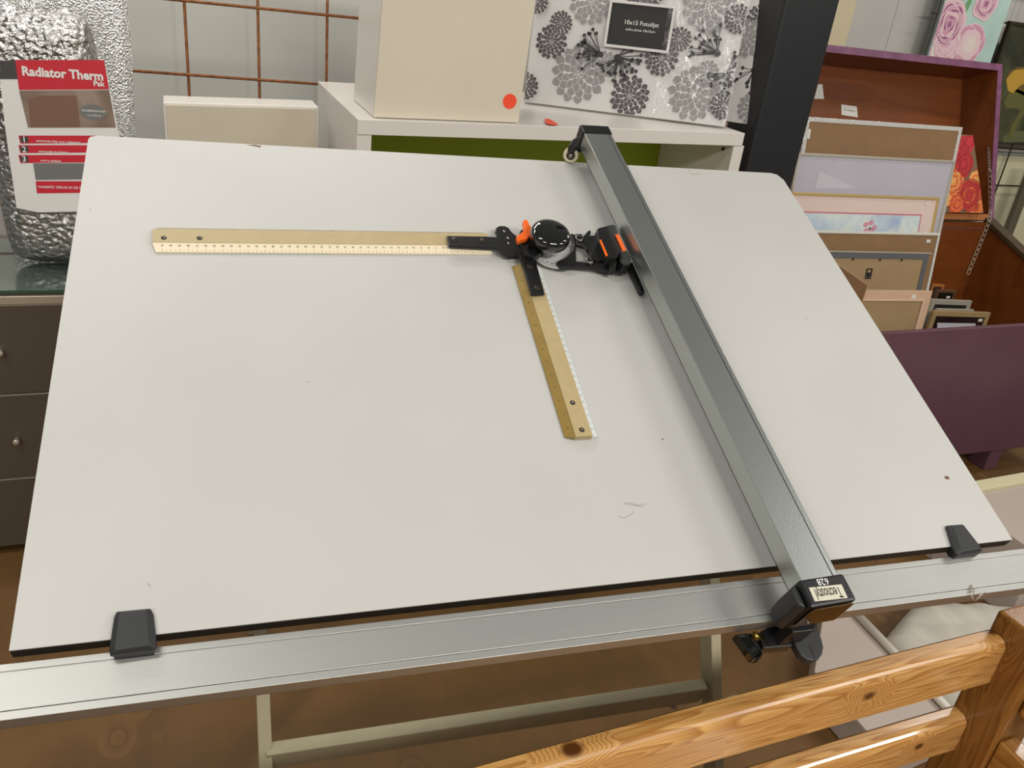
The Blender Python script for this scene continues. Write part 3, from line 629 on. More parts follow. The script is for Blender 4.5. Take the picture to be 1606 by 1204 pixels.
items1 = [('f',907,117,46,0,6), ('f',1088,148,44,0,6), ('f',865,66,26,1,6), ('f',988,151,33,1,6), ('f',928,3,36,0,5), ('f',1113,8,46,0,6),
          ('f',880,36,19,1,5), ('f',1037,92,28,1,5), ('f',1066,62,20,1,5), ('f',824,135,22,1,5), ('f',1135,165,24,1,5), ('f',843,3,18,1,5), ('f',1012,-6,30,1,5), ('f',1158,30,24,1,5), ('f',950,100,20,0,4),('f',1110,112,18,0,4),
          ('s',942,86,40,1.9,4.0), ('s',968,90,40,-1.6,1.0), ('s',972,92,36,3.4,5.4), ('s',1125,84,44,1.4,3.4), ('s',1140,114,34,-1.4,1.8), ('s',1143,114,34,3.2,5.2)]
f1, FF, FW, FM = floral((821,159.5), (1137,199), zf, math.radians(9), None, None, .36,
    'flower-patterned boxed photo frame with a black window, in clear wrap on the white shelf', items1)
# the little picture window
wp = [FF.st(x, y, .004) for x, y in ((959,0),(1062,13),(1047,84),(946,73))]
wx = sum(p[0] for p in wp)/4; wy = sum(p[1] for p in wp)/4; wa = math.atan2(wp[1][1]-wp[0][1], wp[1][0]-wp[0][0])
ww = (V(wp[1])-V(wp[0])).length/2; wh = (V(wp[3])-V(wp[0])).length/2
WF = FF.M(wx, wy, .0135, 0)
wfm = MB(); bd = .0075
for a in ((-ww, ww, wh-bd, wh), (-ww, ww, -wh, -wh+bd), (-ww, -ww+bd, -wh+bd, wh-bd), (ww-bd, ww, -wh+bd, wh-bd)): wfm.box(a[0], a[1], a[2], a[3], 0, .006, WF)
wf = wfm.build('window_border', M_fpaper, f1, bevel=.0008)
ins = MB().box(-ww+bd, ww-bd, -wh+bd, wh-bd, 0, .002, WF).build('window_card', M_insert, f1)
tm = MB(); tm.text('10x15 Fotolijst', .0165, WF @ Matrix.Translation((.004, .008, .0024))); tm.text('cadre photo 10x15cm', .0095, WF @ Matrix.Translation((.004, -.010, .0024)))
tm.build('card_lettering', M_whiteink, ins)
# cling wrap around the box: a rumpled sheet just in front and a loose tail on the shelf
def rumple(fr, u0, u1, v0, v1, h, amp, nu, nv, seed=1):
    rnd = random.Random(seed); mb = MB(); vs = []
    for j in range(nv+1):
        for i in range(nu+1):
            u = u0+(u1-u0)*i/nu; v = v0+(v1-v0)*j/nv
            vs.append(fr.P(u, v, h+amp*(rnd.random()+.6*math.sin(i*1.3+j*.7))))
    fs = [(j*(nu+1)+i, j*(nu+1)+i+1, (j+1)*(nu+1)+i+1, (j+1)*(nu+1)+i) for j in range(nv) for i in range(nu)]
    mb.add(vs, fs, smooth=True); return mb
rumple(FF, FW*.64, FW+.004, .004, .355, .021, .006, 11, 12, 3).build('plastic_wrap', M_film2, f1)
items2 = [('s',1182,110,40,0,6.2), ('f',1194,30,26,1,5), ('f',1200,150,30,1,5), ('f',1170,60,30,0,5), ('f',1180,170,26,0,5)]
f2, F2, _, _ = floral((1085,182), (1174,195), zf+.001, math.radians(9), None, None, .36,
    'flower-patterned box half hidden behind the wrapped photo frame, next to the black pillar', items2, thick=.02)

# ---------------------------------------------------------------- black pillar
py_ = 2.12
pt = [Vy(1236,0,py_), Vy(1324,0,py_), Vy(1183,200,py_), Vy(1240,280,py_)]
def exx(a, b, z): return a.x + (b.x-a.x)*(z-a.z)/(b.z-a.z)
ptop, pbot = 3.2, 0
xl = lambda z: pt[0].x + (pt[2].x-pt[0].x)*(z-pt[0].z)/(pt[2].z-pt[0].z)*.35
xr = lambda z: pt[1].x + (pt[3].x-pt[1].x)*(z-pt[1].z)/(pt[3].z-pt[1].z)*.35
XL, XR_ = max(sx1+.012, (pt[0].x+pt[2].x)/2), (pt[1].x+pt[3].x)/2
pil = MB().box(XL, XR_, py_, py_+.15, 0, 3.2).build('pillar', M_pillar, None, bevel=.008, seg=3)
tag(pil, 'black painted square steel pillar between the white shelf and the purple bin', 'pillar')

# ---------------------------------------------------------------- rusty wire grids on the wall
def grid(x0, x1, xs, zs_, y, z0, z1, label, mat_=M_rust, r=.0042):
    g = thing('wire_grid', ((x0+x1)/2, y, z0), label, 'wire grid')
    for x in xs: MB().tube([(x, y, z0), (x, y, z1)], r, 8).build('wire', mat_, g)
    for z in zs_: MB().tube([(x0, y-.006, z), (x1, y-.006, z)], r, 8).build('wire', mat_, g)
gy = 2.72
gx = [Vy(404.5,22,gy).x + .199*k for k in (-4,-3,-2,-1,0,1,2,3,4)]
gz0 = Vy(405.5,125,gy-.006).z
grid(gx[0]-.05, gx[-1]+.05, gx, [gz0+.197*k for k in (-5,-4,-3,-2,-1,0,1,2,3,4)], gy, 0, 2.1, 'rusty steel wire grid standing before the wall, left of the shelf')
M_dkwire = mat('dark_wire', (66,50,36), rough=.6, metal=.3)
gy2 = 3.36
g2x = [Vy(1575,10,gy2).x + .2*k for k in (-2,-1,0,1,2,3)]
grid(g2x[0]-.05, g2x[-1]+.05, g2x, [Vy(1585,37,gy2).z + .2*k for k in (-4,-3,-2,-1,0,1,2)], gy2, 0, 2.3, 'dark wire grid behind the open purple bin, holding pictures', M_dkwire)

# ---------------------------------------------------------------- foil insulation pack on the drawer cabinet
def pillow(fr, outline_fn, nu, nv, M=None): pass
fy = 2.46
cabz = Hz(0,470,0).z
GLZ = Vy(0,477.5,2.207).z+.038
ip = thing('insulation_pack', Vy(60,400,fy), 'shiny silver foil insulation pack with a red printed label on the glass-topped drawers', 'insulation pack')
def slab(px, y0, thick, top_extra, name, m, bulge=.02, nu=26, nv=40, parent=ip):
    """rounded cushion whose face outline is given by four picture corners (bl, br, tr, tl) at depth y0"""
    P_ = [Vy(x, y, y0) for x, y in px]; vs = []; fs = []
    def face(u, v, s):
        e = max(0, 1-(abs(2*u-1))**5)**.5 * max(0, 1-(abs(2*v-1))**7)**.5
        p = P_[0]*(1-u)*(1-v) + P_[1]*u*(1-v) + P_[2]*u*v + P_[3]*(1-u)*v
        # round the corners of the outline
        cu, cv = 2*u-1, 2*v-1; k = .10*(cu*cu*cv*cv)**2
        c = (P_[0]+P_[1]+P_[2]+P_[3])/4; p = p + (c-p)*k
        return p + V((0, -s*e*bulge + (thick if s < 0 else 0)*0, 0)) + V((0, thick/2*(1 if s < 0 else -1)*e, 0))
    for s in (1, -1):
        b = len(vs)
        for j in range(nv+1):
            for i in range(nu+1): q9 = face(i/nu, j/nv, s); q9.z = max(q9.z, GLZ+.002); vs.append(q9)
        for j in range(nv):
            for i in range(nu):
                f = (b+j*(nu+1)+i, b+j*(nu+1)+i+1, b+(j+1)*(nu+1)+i+1, b+(j+1)*(nu+1)+i); fs.append(f if s > 0 else f[::-1])
    mb = MB(); mb.add(vs, fs, smooth=True); return mb.build(name, m, parent)
slab([(14,404),(222,404),(200,-60),(-60,-60)], fy+.075, .05, 0, 'foil_sheet', M_foil2, bulge=.004)
slab([(14,410),(194,412),(146,16),(-50,12)], fy-.045, .07, 0, 'foil_roll', M_foil, bulge=.035)
LF = Frame(Vy(14,100,fy-.122), V((1,0,0)), V((0,.05,1)))
def lp(x, y): return LF.st(x, y)
lab = MB(); LM = LF.M()
lab.flat([lp(*p) for p in ((0,124),(28,124),(24,94),(163,94),(172,140),(188,215),(196,330),(60,333),(26,326),(8,200))], 0, LM)
lo_ = lab.build('paper_label', M_paper, ip)
pr = MB()
def lq(pts, mi, h=.0006): pr.flat([lp(*p) for p in pts], h, LM, mi)
lq(((24,94),(163,94),(171,140),(30,141)), 0)
lq(((30,142),(171,141),(182,200),(44,200)), 1)
lq(((44,156),(60,150),(120,150),(126,200),(48,200)), 2, .0008)
for yy in (212.5, 227.5, 243): lq(((29,yy),(150,yy),(151,yy+11.5),(32,yy+12.5)), 0)
for yy in (212.5, 227.5, 243): lq(((31,yy+1.5),(44,yy+1.5),(45,yy+11),(33,yy+11)), 4, .0010)
lq(((52,256),(150,256),(150,281),(56,282)), 3)
lq(((56,284),(150,284),(150,302),(58,303)), 0)
lq(((0,95),(24,95),(28,124),(0,124)), 4)
u, v = lp(146,176); pr.flat([(u+.030*math.cos(k*PI/12), v+.0185*math.sin(k*PI/12)) for k in range(24)], .0011, LM, 3)
pr.build('printed_panels', [M_red, M_photo, mat('sofa_print', (120,88,70), rough=.5), M_greypr, M_darkgrey], lo_)
def lt(s, x, y, size, mi=0, sx=1.0, bold=.012):
    u, v = lp(x, y); tx = MB(); tx.text(s, size, LF.M(u, v, .0014), mi, sx, bold); tx.build('label_lettering', M_whiteink, lo_)
lt('Radiator Therm', 99, 116, .0285, 0, .94, .035)
lt('Pak', 155, 131.5, .017, 0, 1, .03)
for n_, yy in (('1',219), ('2',234.5), ('3',249.5)): lt(n_, 38, yy, .020)
lt('isolerende folie voor radiatoren', 92, 222, .0075); lt('eenvoudig te knippen', 84, 238, .0075); lt('snel te plakken', 80, 252, .0075)
lt('ISOLERENDE FOLIE', 147, 174, .0062); lt('5 m x 50 cm', 148, 181, .0060); lt('WARMTE TERUG IN DE KAMER', 102, 294, .0085)
# clear bag over the roll
PW = Frame(Vy(0,405,fy-.130), V((1,0,0)), V((0,.10,1)))
e0 = PW.st(-40,405); e1_ = PW.st(190,10)
rumple(PW, e0[0], PW.st(152,200)[0], .008, .66, .004, .007, 26, 40, 5).build('clear_bag', M_film, ip)

# drawer cabinet under it
dy = 2.207
dc = thing('drawer_cabinet', (-.62, dy+.25, 0), 'dark grey-brown drawer cabinet with a green glass top, left of the drawing board', 'cabinet')
dx0, dx1 = -1.15, -.12
MB().box(dx0, dx1, dy+.02, dy+.48, .02, .715).build('carcass', M_cab, dc, bevel=.002)
MB().box(dx0, dx1, dy+.03, dy+.47, 0, .0195).build('plinth', mat('dark_plinth', (58,42,30), rough=.6), dc)
zz = [Vy(0,868,dy).z+.02, Vy(0,752,dy).z, Vy(0,619.5,dy).z, Vy(0,477.5,dy).z]
for k in range(3):
    d_ = MB().box(dx0+.003, dx1-.003, dy, dy+.0195, zz[k]+.003, zz[k+1]-.003).build('drawer', M_cab, dc, bevel=.0015)
    MB().box(dx0+.003, dx1-.003, dy-.0008, dy+.019, zz[k+1]-.0029, zz[k+1]-.0006).build('drawer_trim', M_silver, dc)
    for kx_ in ([Vy(27,686,dy).x, Vy(3,549,dy).x, -.44][2-k] if False else None,):
        pass
    kp = {2: Vy(2,549,dy), 1: Vy(27,687,dy), 0: None}[k]
    for xk in ((kp.x if kp else -.66), -.95):
        zk_ = kp.z if kp else (zz[0]+zz[1])/2
        if kp is None and xk == -.66: xk = -.75
        MB().lathe([(.006,0),(.006,.016),(.0075,.018),(.0075,.024),(.006,.0255)], disc_M(Frame((xk, dy-.0002, zk_), (1,0,0), (0,0,1)), 0, 0, 0, (0,0,1)), 20).build('knob', M_silver, d_)
ztop = zz[3]
MB().box(dx0, dx1, dy-.004, dy+.48, ztop+.001, ztop+.022).build('metal_trim', M_silver, dc, bevel=.001)
MB().box(dx0, dx1, dy+.0, dy+.48, ztop+.0225, ztop+.030).build('spacer', M_cab, dc)
gzz = ztop+.038
MB().box(dx0, dx1, dy-.002, dy+.42, ztop+.0302, gzz).build('glass_top', M_glass, dc, bevel=.001)
MB().box(dx0, dx1, dy-.0045, dy-.0022, ztop+.0302, gzz).build('glass_edge', M_glassedge, dc)

# ---------------------------------------------------------------- purple bin with frames
by0 = 2.0; bzt = .655
FL_ = Hz(1384,524,bzt); 
bx0, bx1 = 1.75, 3.34
zb = .10
ym = 2.62; zback = .885
bn = thing('storage_bin', ((bx0+bx1)/2, (by0+ym)/2, 0), 'purple-painted wooden bin with an open mahogany lid, full of picture frames', 'bin')
fz = lambda x: bzt + (Vy(1606,511,by0).z-Vy(1384,524,by0).z)/(2.914-2.23)*(x-2.23)
fr_ = MB().hexa([V((bx0,by0,zb)),V((bx1,by0,zb)),V((bx1,by0+.022,zb)),V((bx0,by0+.022,zb)),V((bx0,by0,fz(bx0))),V((bx1,by0,fz(bx1))),V((bx1,by0+.022,fz(bx1))),V((bx0,by0+.022,fz(bx0)))]).build('front_panel', M_purple, bn, bevel=.002)
def sidepanel(x0, x1, nm, m):
    a = [V((x0,by0+.023,zb)),V((x1,by0+.023,zb)),V((x1,ym,zb)),V((x0,ym,zb)),V((x0,by0+.023,fz(x0))),V((x1,by0+.023,fz(x1))),V((x1,ym,zback)),V((x0,ym,zback))]
    return MB().hexa(a).build(nm, m, bn, bevel=.001)
sidepanel(bx1-.03, bx1, 'side_panel', M_mahog); sidepanel(bx0, bx0+.022, 'side_panel', M_mahog)
MB().box(bx0+.023, bx1-.023, ym-.02, ym, zb, zback).build('back_panel', M_mahog, bn)
MB().box(bx0+.023, bx1-.023, ym-.021, ym-.0205, zback-.028, zback-.024).build('paint_line', M_purple, bn)
MB().box(bx0+.023, bx1-.023, by0+.023, ym-.021, zb, zb+.012).build('bottom_panel', M_mahog, bn)
for lx in (1.82, Hz(1566,745,0).x):
    MB().box(lx-.035, lx+.035, by0+.01, by0+.09, 0, zb-.0005).build('foot', M_purple, bn, bevel=.003)
    MB().box(lx-.035, lx+.035, ym-.1, ym-.02, 0, zb-.0005).build('foot', M_purple, bn, bevel=.003)
MB().hexa([V((bx1-.052,by0+.023,fz(bx1)+.001)),V((bx1+.002,by0+.023,fz(bx1)+.001)),V((bx1+.002,ym,zback+.001)),V((bx1-.052,ym,zback+.001)),V((bx1-.052,by0+.023,fz(bx1)+.022)),V((bx1+.002,by0+.023,fz(bx1)+.022)),V((bx1+.002,ym,zback+.022)),V((bx1-.052,ym,zback+.022))]).build('side_capping', mat('dark_brown_capping', (66,50,30), rough=.6, var=.2, vscale=20), bn, bevel=.002)
# lid: a shallow tray leaning back at 15 degrees
la = math.radians(20)
lbr = onplane(1559, 345, V((0,ym-.01,zback+.012)), V((0,math.cos(la),-math.sin(la)))); 
LD = Frame(V((bx0+.02, lbr.y, lbr.z)), V((1,0,0)), V((0,math.sin(la),math.cos(la))))   # n points to -y,+z
lw = lbr.x - LD.o.x
u_t, v_t = LD.st(1571,101); lw = (u_t+LD.st(1559,345)[0])/2; lh = v_t
ltl = LD.st(1300,77)[1]
LMx = LD.M(); dep = .185; et = .025
lid = MB().box(et, lw-et, et, lh-et, -dep, -dep+.008, LMx).build('lid', M_mahog, bn)
MB().box(lw-et, lw, 0, lh, -dep, -.003, LMx).build('lid_side', M_mahog, lid)
MB().box(0, et, 0, lh, -dep, -.003, LMx).build('lid_side', M_mahog, lid)
MB().box(et, lw-et, lh-et, lh, -dep, -.003, LMx).build('lid_side', M_mahog, lid)
MB().box(et, lw-et, 0, et, -dep, -.003, LMx).build('lid_ledge', M_lidedge, lid)
e_m = MB(); e_m.box(lw-et, lw+.001, 0, lh+.001, -.003, .0005, LMx); e_m.box(0, lw-et, lh-et-.002, lh+.001, -.003, .0005, LMx); e_m.box(-.001, et, 0, lh-et-.002, -.003, .0005, LMx)
e_m.box(lw+.0005, lw+.0015, 0, lh, -dep, -.003, LMx); e_m.box(0, lw, lh+.0005, lh+.0015, -dep, -.003, LMx)
e_m.build('painted_rim', mat('scuffed_purple_paint', (118,70,100), rough=.45, var=.25, vscale=30), lid)
# stickers inside the lid
def lidpt(x, y): return LD.st(x, y, -dep+.009)
mb = MB()
for pts in (((1283,132),(1290,132),(1292.5,155),(1277,155)), ((1319.5,163.5),(1344,167),(1345.5,184),(1320,180))):
    mb.flat([lidpt(*p) for p in pts], -dep+.0086, LMx)
stl = mb.build('paper_sticker', M_label, lid)
u, v = lidpt(1332.5,173); MB().text('fotos schilderijen', .0085, LD.M(u, v, -dep+.0090, -.06)).build('sticker_lettering', M_ink, stl)
mb = MB()
for x, y in ((1471.5,106.5), (1494,108)):
    u, v = LD.st(x, y, -.02); mb.lathe([(.004,-.004),(.003,.001),(.001,.002)], disc_M(LD, u, lh-et-.001, -.045, (0,-1,0)), 10)
mb.build('screw_tip', M_steel, lid)
# chain
cpts = [Vy(1553,231,2.60), Vy(1552,270,2.58), Vy(1553.5,328,2.54), Vy(1551,348,2.50), Vy(1535,388,2.46), Vy(1517,432,2.42)]
cpts[0] = LD.P(LD.st(1553,231,-.02)[0], LD.st(1553,231,-.02)[1], -.02); cpts[0].x = min(cpts[0].x, LD.P(lw-et,0,0).x-.004)
def along(pts, step):
    out = []; acc = 0
    for a, b in zip(pts, pts[1:]):
        L = (b-a).length; t = -acc
        while t <= L:
            if t >= 0: out.append((a+(b-a)*(t/L), (b-a).normalized()))
            t += step
        acc = L-(t-step)
    return out
chm = MB()
for k, (p, d) in enumerate(along(cpts, .0225)):
    s = d.cross(V((0,1,0))).normalized(); n = d.cross(s)
    if k % 2: s, n = n, s
    s2 = (s*.8+n*.6).normalized()
    chm.tube([p + d*(.0145*math.cos(a)) + s2*(.0062*math.sin(a)) for a in [2*PI*j/12 for j in range(12)]], .0018, 6, closed=True)
chm.build('chain', M_chain, bn)

def slanted(TL, TR, y0, lean, Lg, label, cat='picture frame', name='picture_frame', minz=.118):
    a, b = Vy(*TL, y0), Vy(*TR, y0); l = math.radians(lean)
    e1 = (b-a).normalized(); back = V((0,0,1)).cross(e1).normalized()
    fr = Frame(a, e1, V((0,0,1))*math.cos(l) + back*math.sin(l)); Wd = (b-a).length
    root = thing(name, (a+b)/2 - fr.b*Lg, label, cat)
    return root, fr, Wd
def border(mb, Wd, Lg, w, h0, h1, M, mi=0, ins=0):
    mb.box(ins, Wd-ins, -w-ins, -ins, h0, h1, M, mi); mb.box(ins, Wd-ins, -Lg+ins, -Lg+w+ins, h0, h1, M, mi)
    mb.box(ins, ins+w, -Lg+w+ins, -w-ins, h0, h1, M, mi); mb.box(Wd-w-ins, Wd-ins, -Lg+w+ins, -w-ins, h0, h1, M, mi)
    return mb
def lbl(fr, x, y, w, h, hh, parent, m=M_label):
    u, v = fr.st(x, y, hh); o = MB().box(-w/2, w/2, -h/2, h/2, 0, .0006, fr.M(u, v, hh)).build('price_label', m, parent, bevel=.002)
    return o
# back-most: brown board in a silver plastic edge
r1, f_, w_ = slanted((1265,183), (1509.5,199.5), 2.56, 9, .78, 'brown hardboard panel with a silver plastic-wrapped edge, rearmost and tallest in the purple bin', 'picture frame')
LG = (f_.o.z-.14)/f_.b.z; M = f_.M()
MB().box(.004, w_-.004, -LG+.004, -.004, -.010, 0, M).build('backing_board', M_hard, r1)
border(MB(), w_, LG, .016, -.012, .002, M).build('wrapped_edge', M_silverwrap, r1, bevel=.001)
lbl(f_, 1268.5, 210, .014, .034, .001, r1)
r2, f_, w_ = slanted((1251,239), (1498,252), 2.47, 7, .7, 'silver metal frame around a blank pale lilac sheet, second from the back of the bin', 'picture frame')
LG = (f_.o.z-.14)/f_.b.z; M = f_.M()
MB().box(.006, w_-.006, -LG+.006, -.006, -.008, 0, M).build('picture_sheet', M_lilac, r2)
border(MB(), w_, LG, .009, -.012, .005, M).build('frame', M_silver, r2, bevel=.001)
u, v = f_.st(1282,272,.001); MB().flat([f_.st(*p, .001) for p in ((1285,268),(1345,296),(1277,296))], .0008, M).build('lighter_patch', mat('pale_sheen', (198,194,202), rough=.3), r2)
r3, f_, w_ = slanted((1243,301), (1473,309.5), 2.38, 10, .6, 'thin gold frame with pink mount and a watercolour of pansies, in the purple bin', 'picture frame')
LG = (f_.o.z-.14)/f_.b.z; M = f_.M()
MB().box(.008, w_-.008, -LG+.008, -.008, -.006, 0, M).build('mount', M_pinkmat, r3)
border(MB(), w_, LG, .010, -.012, .005, M).build('frame', M_gold, r3, bevel=.001)
iu0, iv0 = f_.st(1257,331,.001); iu1, iv1 = f_.st(1446,337,.001)
MB().box(iu0, iu1, -.42, iv0, .0002, .0008, M).build('mount_edge', M_pinkline, r3)
pic = MB().box(iu0+.006, iu1-.006, -.41, iv0-.006, .0009, .0014, M).build('watercolour', M_water, r3)
mb = MB()
def blob(x, y, rx_, ry_, rot, mi, h):
    u, v = f_.st(x, y, .001); mb.flat([(u+rx_*math.cos(a)*math.cos(rot)-ry_*math.sin(a)*math.sin(rot), v+rx_*math.cos(a)*math.sin(rot)+ry_*math.sin(a)*math.cos(rot)) for a in [2*PI*k/16 for k in range(16)]], h, M, mi)
for k in range(7): blob(1344+random.uniform(-6,6), 342+random.uniform(-4,14), .012, .006, random.uniform(.6,2.2), 1, .0016+.00002*k)
for (x, y, rr) in ((1358,352,.012),(1366,349,.012),(1371,357,.012),(1358,362,.013),(1366,362,.013)): blob(x, y, rr, rr*.8, .3, 0, .0019+.00002*x/1300)
blob(1364, 358, .004, .005, 0, 2, .0024)
for (x, y) in ((1325,352),(1332,358),(1318,361)): blob(x, y, .006, .003, 1.2, 1, .0018)
mb.build('painted_flowers', [M_petpink, M_petwhite, M_pet3], pic)
lbl(f_, 1454, 320, .020, .011, .001, r3, mat('pale_tag', (214,204,200), rough=.5))
r4, f_, w_ = slanted((1232,360), (1474,365.5), 2.30, 9, .5, 'thin white frame holding brown card, with a small price label, in the purple bin', 'picture frame')
LG = (f_.o.z-.14)/f_.b.z; M = f_.M()
MB().box(.006, w_-.006, -LG+.006, -.006, -.006, 0, M).build('brown_card', M_hard, r4)
border(MB(), w_, LG, .009, -.012, .004, M).build('frame', M_whitefr, r4, bevel=.001)
lbl(f_, 1456, 378, .020, .012, .001, r4)
r5, f_, w_ = slanted((1255,394), (1457,398), 2.235, 8, .4, 'grey frame seen from its tan back with a metal hanger, in the purple bin', 'picture frame')
LG = (f_.o.z-.14)/f_.b.z; M = f_.M()
MB().box(.02, w_-.02, -LG+.02, -.02, -.006, 0, M).build('backing_board', M_kraft, r5)
border(MB(), w_, LG, .021, -.012, .003, M).build('frame', M_greyfr, r5, bevel=.001)
MB().box(0, w_+.012, .0006, .0035, -.012, .004, M).build('top_edge', M_silver, r5)
mb = MB()
for x in (1337.5, 1380, 1414): u, v = f_.st(x, 409, .003); mb.box(u-.003, u+.003, -.028, -.021, .003, .0045, M)
mb.build('retaining_clip', M_black_edge, r5)
u, v = f_.st(1362.5, 429, .001); hg = MB(); 
hg.box(-.014,.014,-.019,-.002,.0005,.002, f_.M(u,v,0)); hg.box(-.014,-.009,-.002,.019,.0005,.002, f_.M(u,v,0)); hg.box(.009,.014,-.002,.019,.0005,.002, f_.M(u,v,0)); hg.box(-.009,.009,.015,.019,.0005,.002, f_.M(u,v,0)); hg.box(-.009,.009,-.002,.004,.0005,.002, f_.M(u,v,0))
ho = hg.build('hanger_plate', M_black_edge, r5)
sc2 = MB()
for du in (-.007, .007): sc2.lathe([(.0028,.002),(.0022,.003)], f_.M(u+du, v-.014, 0), 10)
sc2.build('hanger_screw', M_steel, ho)
# tilted brown panel in front
P6 = Frame(Vy(1362,447,2.068), V((1,0,0)), V((0,.10,1)))
pts6 = [P6.st(*p) for p in ((1362,447),(1311.5,412),(1240,365),(1200,470),(1330,560),(1344,500))]
t6 = MB(); t6.prism(pts6, -.010, 0, P6.M()); c6 = (sum(p[0] for p in pts6)/6, sum(p[1] for p in pts6)/6)
t6.flat([(c6[0]+(p[0]-c6[0])*.975, c6[1]+(p[1]-c6[1])*.975) for p in pts6], .0006, P6.M(), 1)
o6 = t6.build('hardboard_panel', [mat('light_board_edge', (176,146,108), rough=.6), mat('dark_hardboard', (116,82,52), rough=.55, var=.05, vscale=20)])
tag(o6, 'brown hardboard panel tilted cornerwise in front of the grey frame in the bin', 'board')
r7, f_, w_ = slanted((1310,455), (1462,456.5), 2.10, 6, .4, 'broad blush-wood frame with tan backing, foremost in the purple bin', 'picture frame')
LG = (f_.o.z-.14)/f_.b.z; M = f_.M()
MB().box(.03, w_-.03, -LG+.03, -.03, -.006, -.001, M).build('backing_board', M_kraft, r7)
border(MB(), w_, LG, .036, -.014, .003, M).build('frame', M_blush, r7, bevel=.001)
border(MB(), w_, LG, .007, .0032, .005, M, ins=.030).build('inner_bead', mat('pale_blush_bead', (206,176,150), rough=.4), r7, bevel=.001)
lbl(f_, 1433, 465, .022, .014, .0032, r7)
# small frames standing at the right
def small(TL, TR, y0, lean, LG, label, mfr, mback, w, extra=None):
    r, f, wd_ = slanted(TL, TR, y0, lean, LG, label); LG = (f.o.z-.14)/f.b.z; M = f.M()
    MB().box(w*.6, wd_-w*.6, -LG+w*.6, -w*.6, -.006, 0, M).build('picture_sheet', mback, r)
    border(MB(), wd_, LG, w, -.010, .004, M).build('frame', mfr, r, bevel=.001); return r, f
small((1462,445), (1481,446), 2.50, 5, .3, 'small orange-brown wooden frame deepest behind the small frames in the bin', M_lidedge, M_black_edge, .012)
r8, f8 = small((1470,454), (1500,455), 2.36, 1, .3, 'small brown frame with a near-black picture, behind the silver frames in the bin', mat('dark_brown_frame', (88,58,36), rough=.5), mat('dark_picture', (22,22,12), rough=.4), .012)
lbl(f8, 1487, 466, .020, .009, .001, r8)
small((1462,469), (1524,471.5), 2.28, 3, .3, 'wide silver frame with dark picture, middle of the small frames in the bin', M_silver, M_black_edge, .020)
small((1470,484), (1527,485.5), 2.19, 3, .3, 'very thin silver frame just behind the tan wooden one in the bin', M_silver, M_black_edge, .005)
r9, f9 = small((1464,487), (1553,490), 2.12, 3, .3, 'small tan wooden frame at the right of the blush frame in the bin', M_blush2, mat('dusky_picture', (40,26,24), rough=.3, var=.4, vscale=12), .020)
lbl(f9, 1537.5, 502, .022, .011, .001, r9)
mb = MB(); mb.flat([f9.st(*p, .001) for p in ((1470,506),(1530,507),(1530,516),(1470,516))], .0008, f9.M()); mb.build('pale_band', M_lilac, r9)

# rose canvases
def rose(mb, fr, x, y, rpx, cols, petals=5, rings=7, h=.001, squash=1.0):
    u, v = fr.st(x, y); u2, _ = fr.st(x+rpx, y); r = abs(u2-u)
    for k in range(rings):
        rr = r*(1-k/(rings+.6)); n = max(3, petals-k//3)
        for j in range(n):
            a = 2*PI*j/n + k*1.1; cxp, cyp = u+rr*.34*math.cos(a), v+rr*.34*math.sin(a)*squash
            pts = []
            for t in range(14):
                b = 2*PI*t/14; q_ = rr*.68*(1+.07*math.sin(3*b+k+j)); pts.append((cxp+q_*math.cos(b), cyp+q_*squash*math.sin(b)))
            hh = h+.00035*k+.00005*j
            mb.flat(pts, hh, fr.M(), cols[-1])
            c_ = [(cxp+(p[0]-cxp)*.93-.001*math.cos(a), cyp+(p[1]-cyp)*.93-.001*math.sin(a)) for p in pts]
            mb.flat(c_, hh+.00002, fr.M(), cols[k % (len(cols)-1)])
def quadM(fr, pts, h): return [fr.st(x, y, h) for x, y in pts]
# canvas standing inside the lid, red and orange roses
RF = Frame(Vy(1470,333,2.60), V((1,0,0)), V((0,.20,1)))
rc = thing('rose_canvas', Vy(1510,333,2.60), 'narrow canvas of red and orange roses standing in the open lid', 'painting')
q_ = [RF.st(*p) for p in ((1450,335),(1543,332.5),(1526,212),(1460,210))]
rw = q_[1][0]; rh = max(p[1] for p in q_)
body = MB().prism([(q_[0][0], .001), (q_[1][0], .001), (q_[2][0], q_[2][1]), (q_[3][0], q_[2][1])], -.018, 0, RF.M()).build('canvas', mat('mottled_backdrop', (150,84,54), rough=.6, vscale=14, var=.3, var_col=(86,110,84)), rc)
mats_r = [mat('crimson_petal', (196,52,60), rough=.6), mat('deep_red_petal', (168,36,46), rough=.6), mat('orange_petal', (224,110,60), rough=.6), mat('amber_petal', (236,170,92), rough=.6), mat('rust_petal', (190,66,44), rough=.6), mat('petal_shadow', (160,38,40), rough=.6)]
mb = MB()
rose(mb, RF, 1503, 236, 17, [0,0,1,5], h=.0010); rose(mb, RF, 1510, 258, 16, [0,1,0,5], h=.0014)
rose(mb, RF, 1494, 284, 17, [3,2,3,4], h=.0018); rose(mb, RF, 1519, 306, 19, [2,4,0,4,5], h=.0022, rings=8); rose(mb, RF, 1500, 320, 12, [4,2,2], h=.0028, rings=4); rose(mb, RF, 1530, 284, 12, [3,2,3], h=.0009, rings=3); rose(mb, RF, 1530, 325, 14, [4,2,3], h=.0009, rings=3); rose(mb, RF, 1520, 222, 12, [0,1,0], h=.0008, rings=3); rose(mb, RF, 1484, 305, 14, [3,3,2], h=.0012, rings=3)
cut = MB(); xm = q_[1][0]
keep = [i for i, f in enumerate(mb.f)]
ro = mb
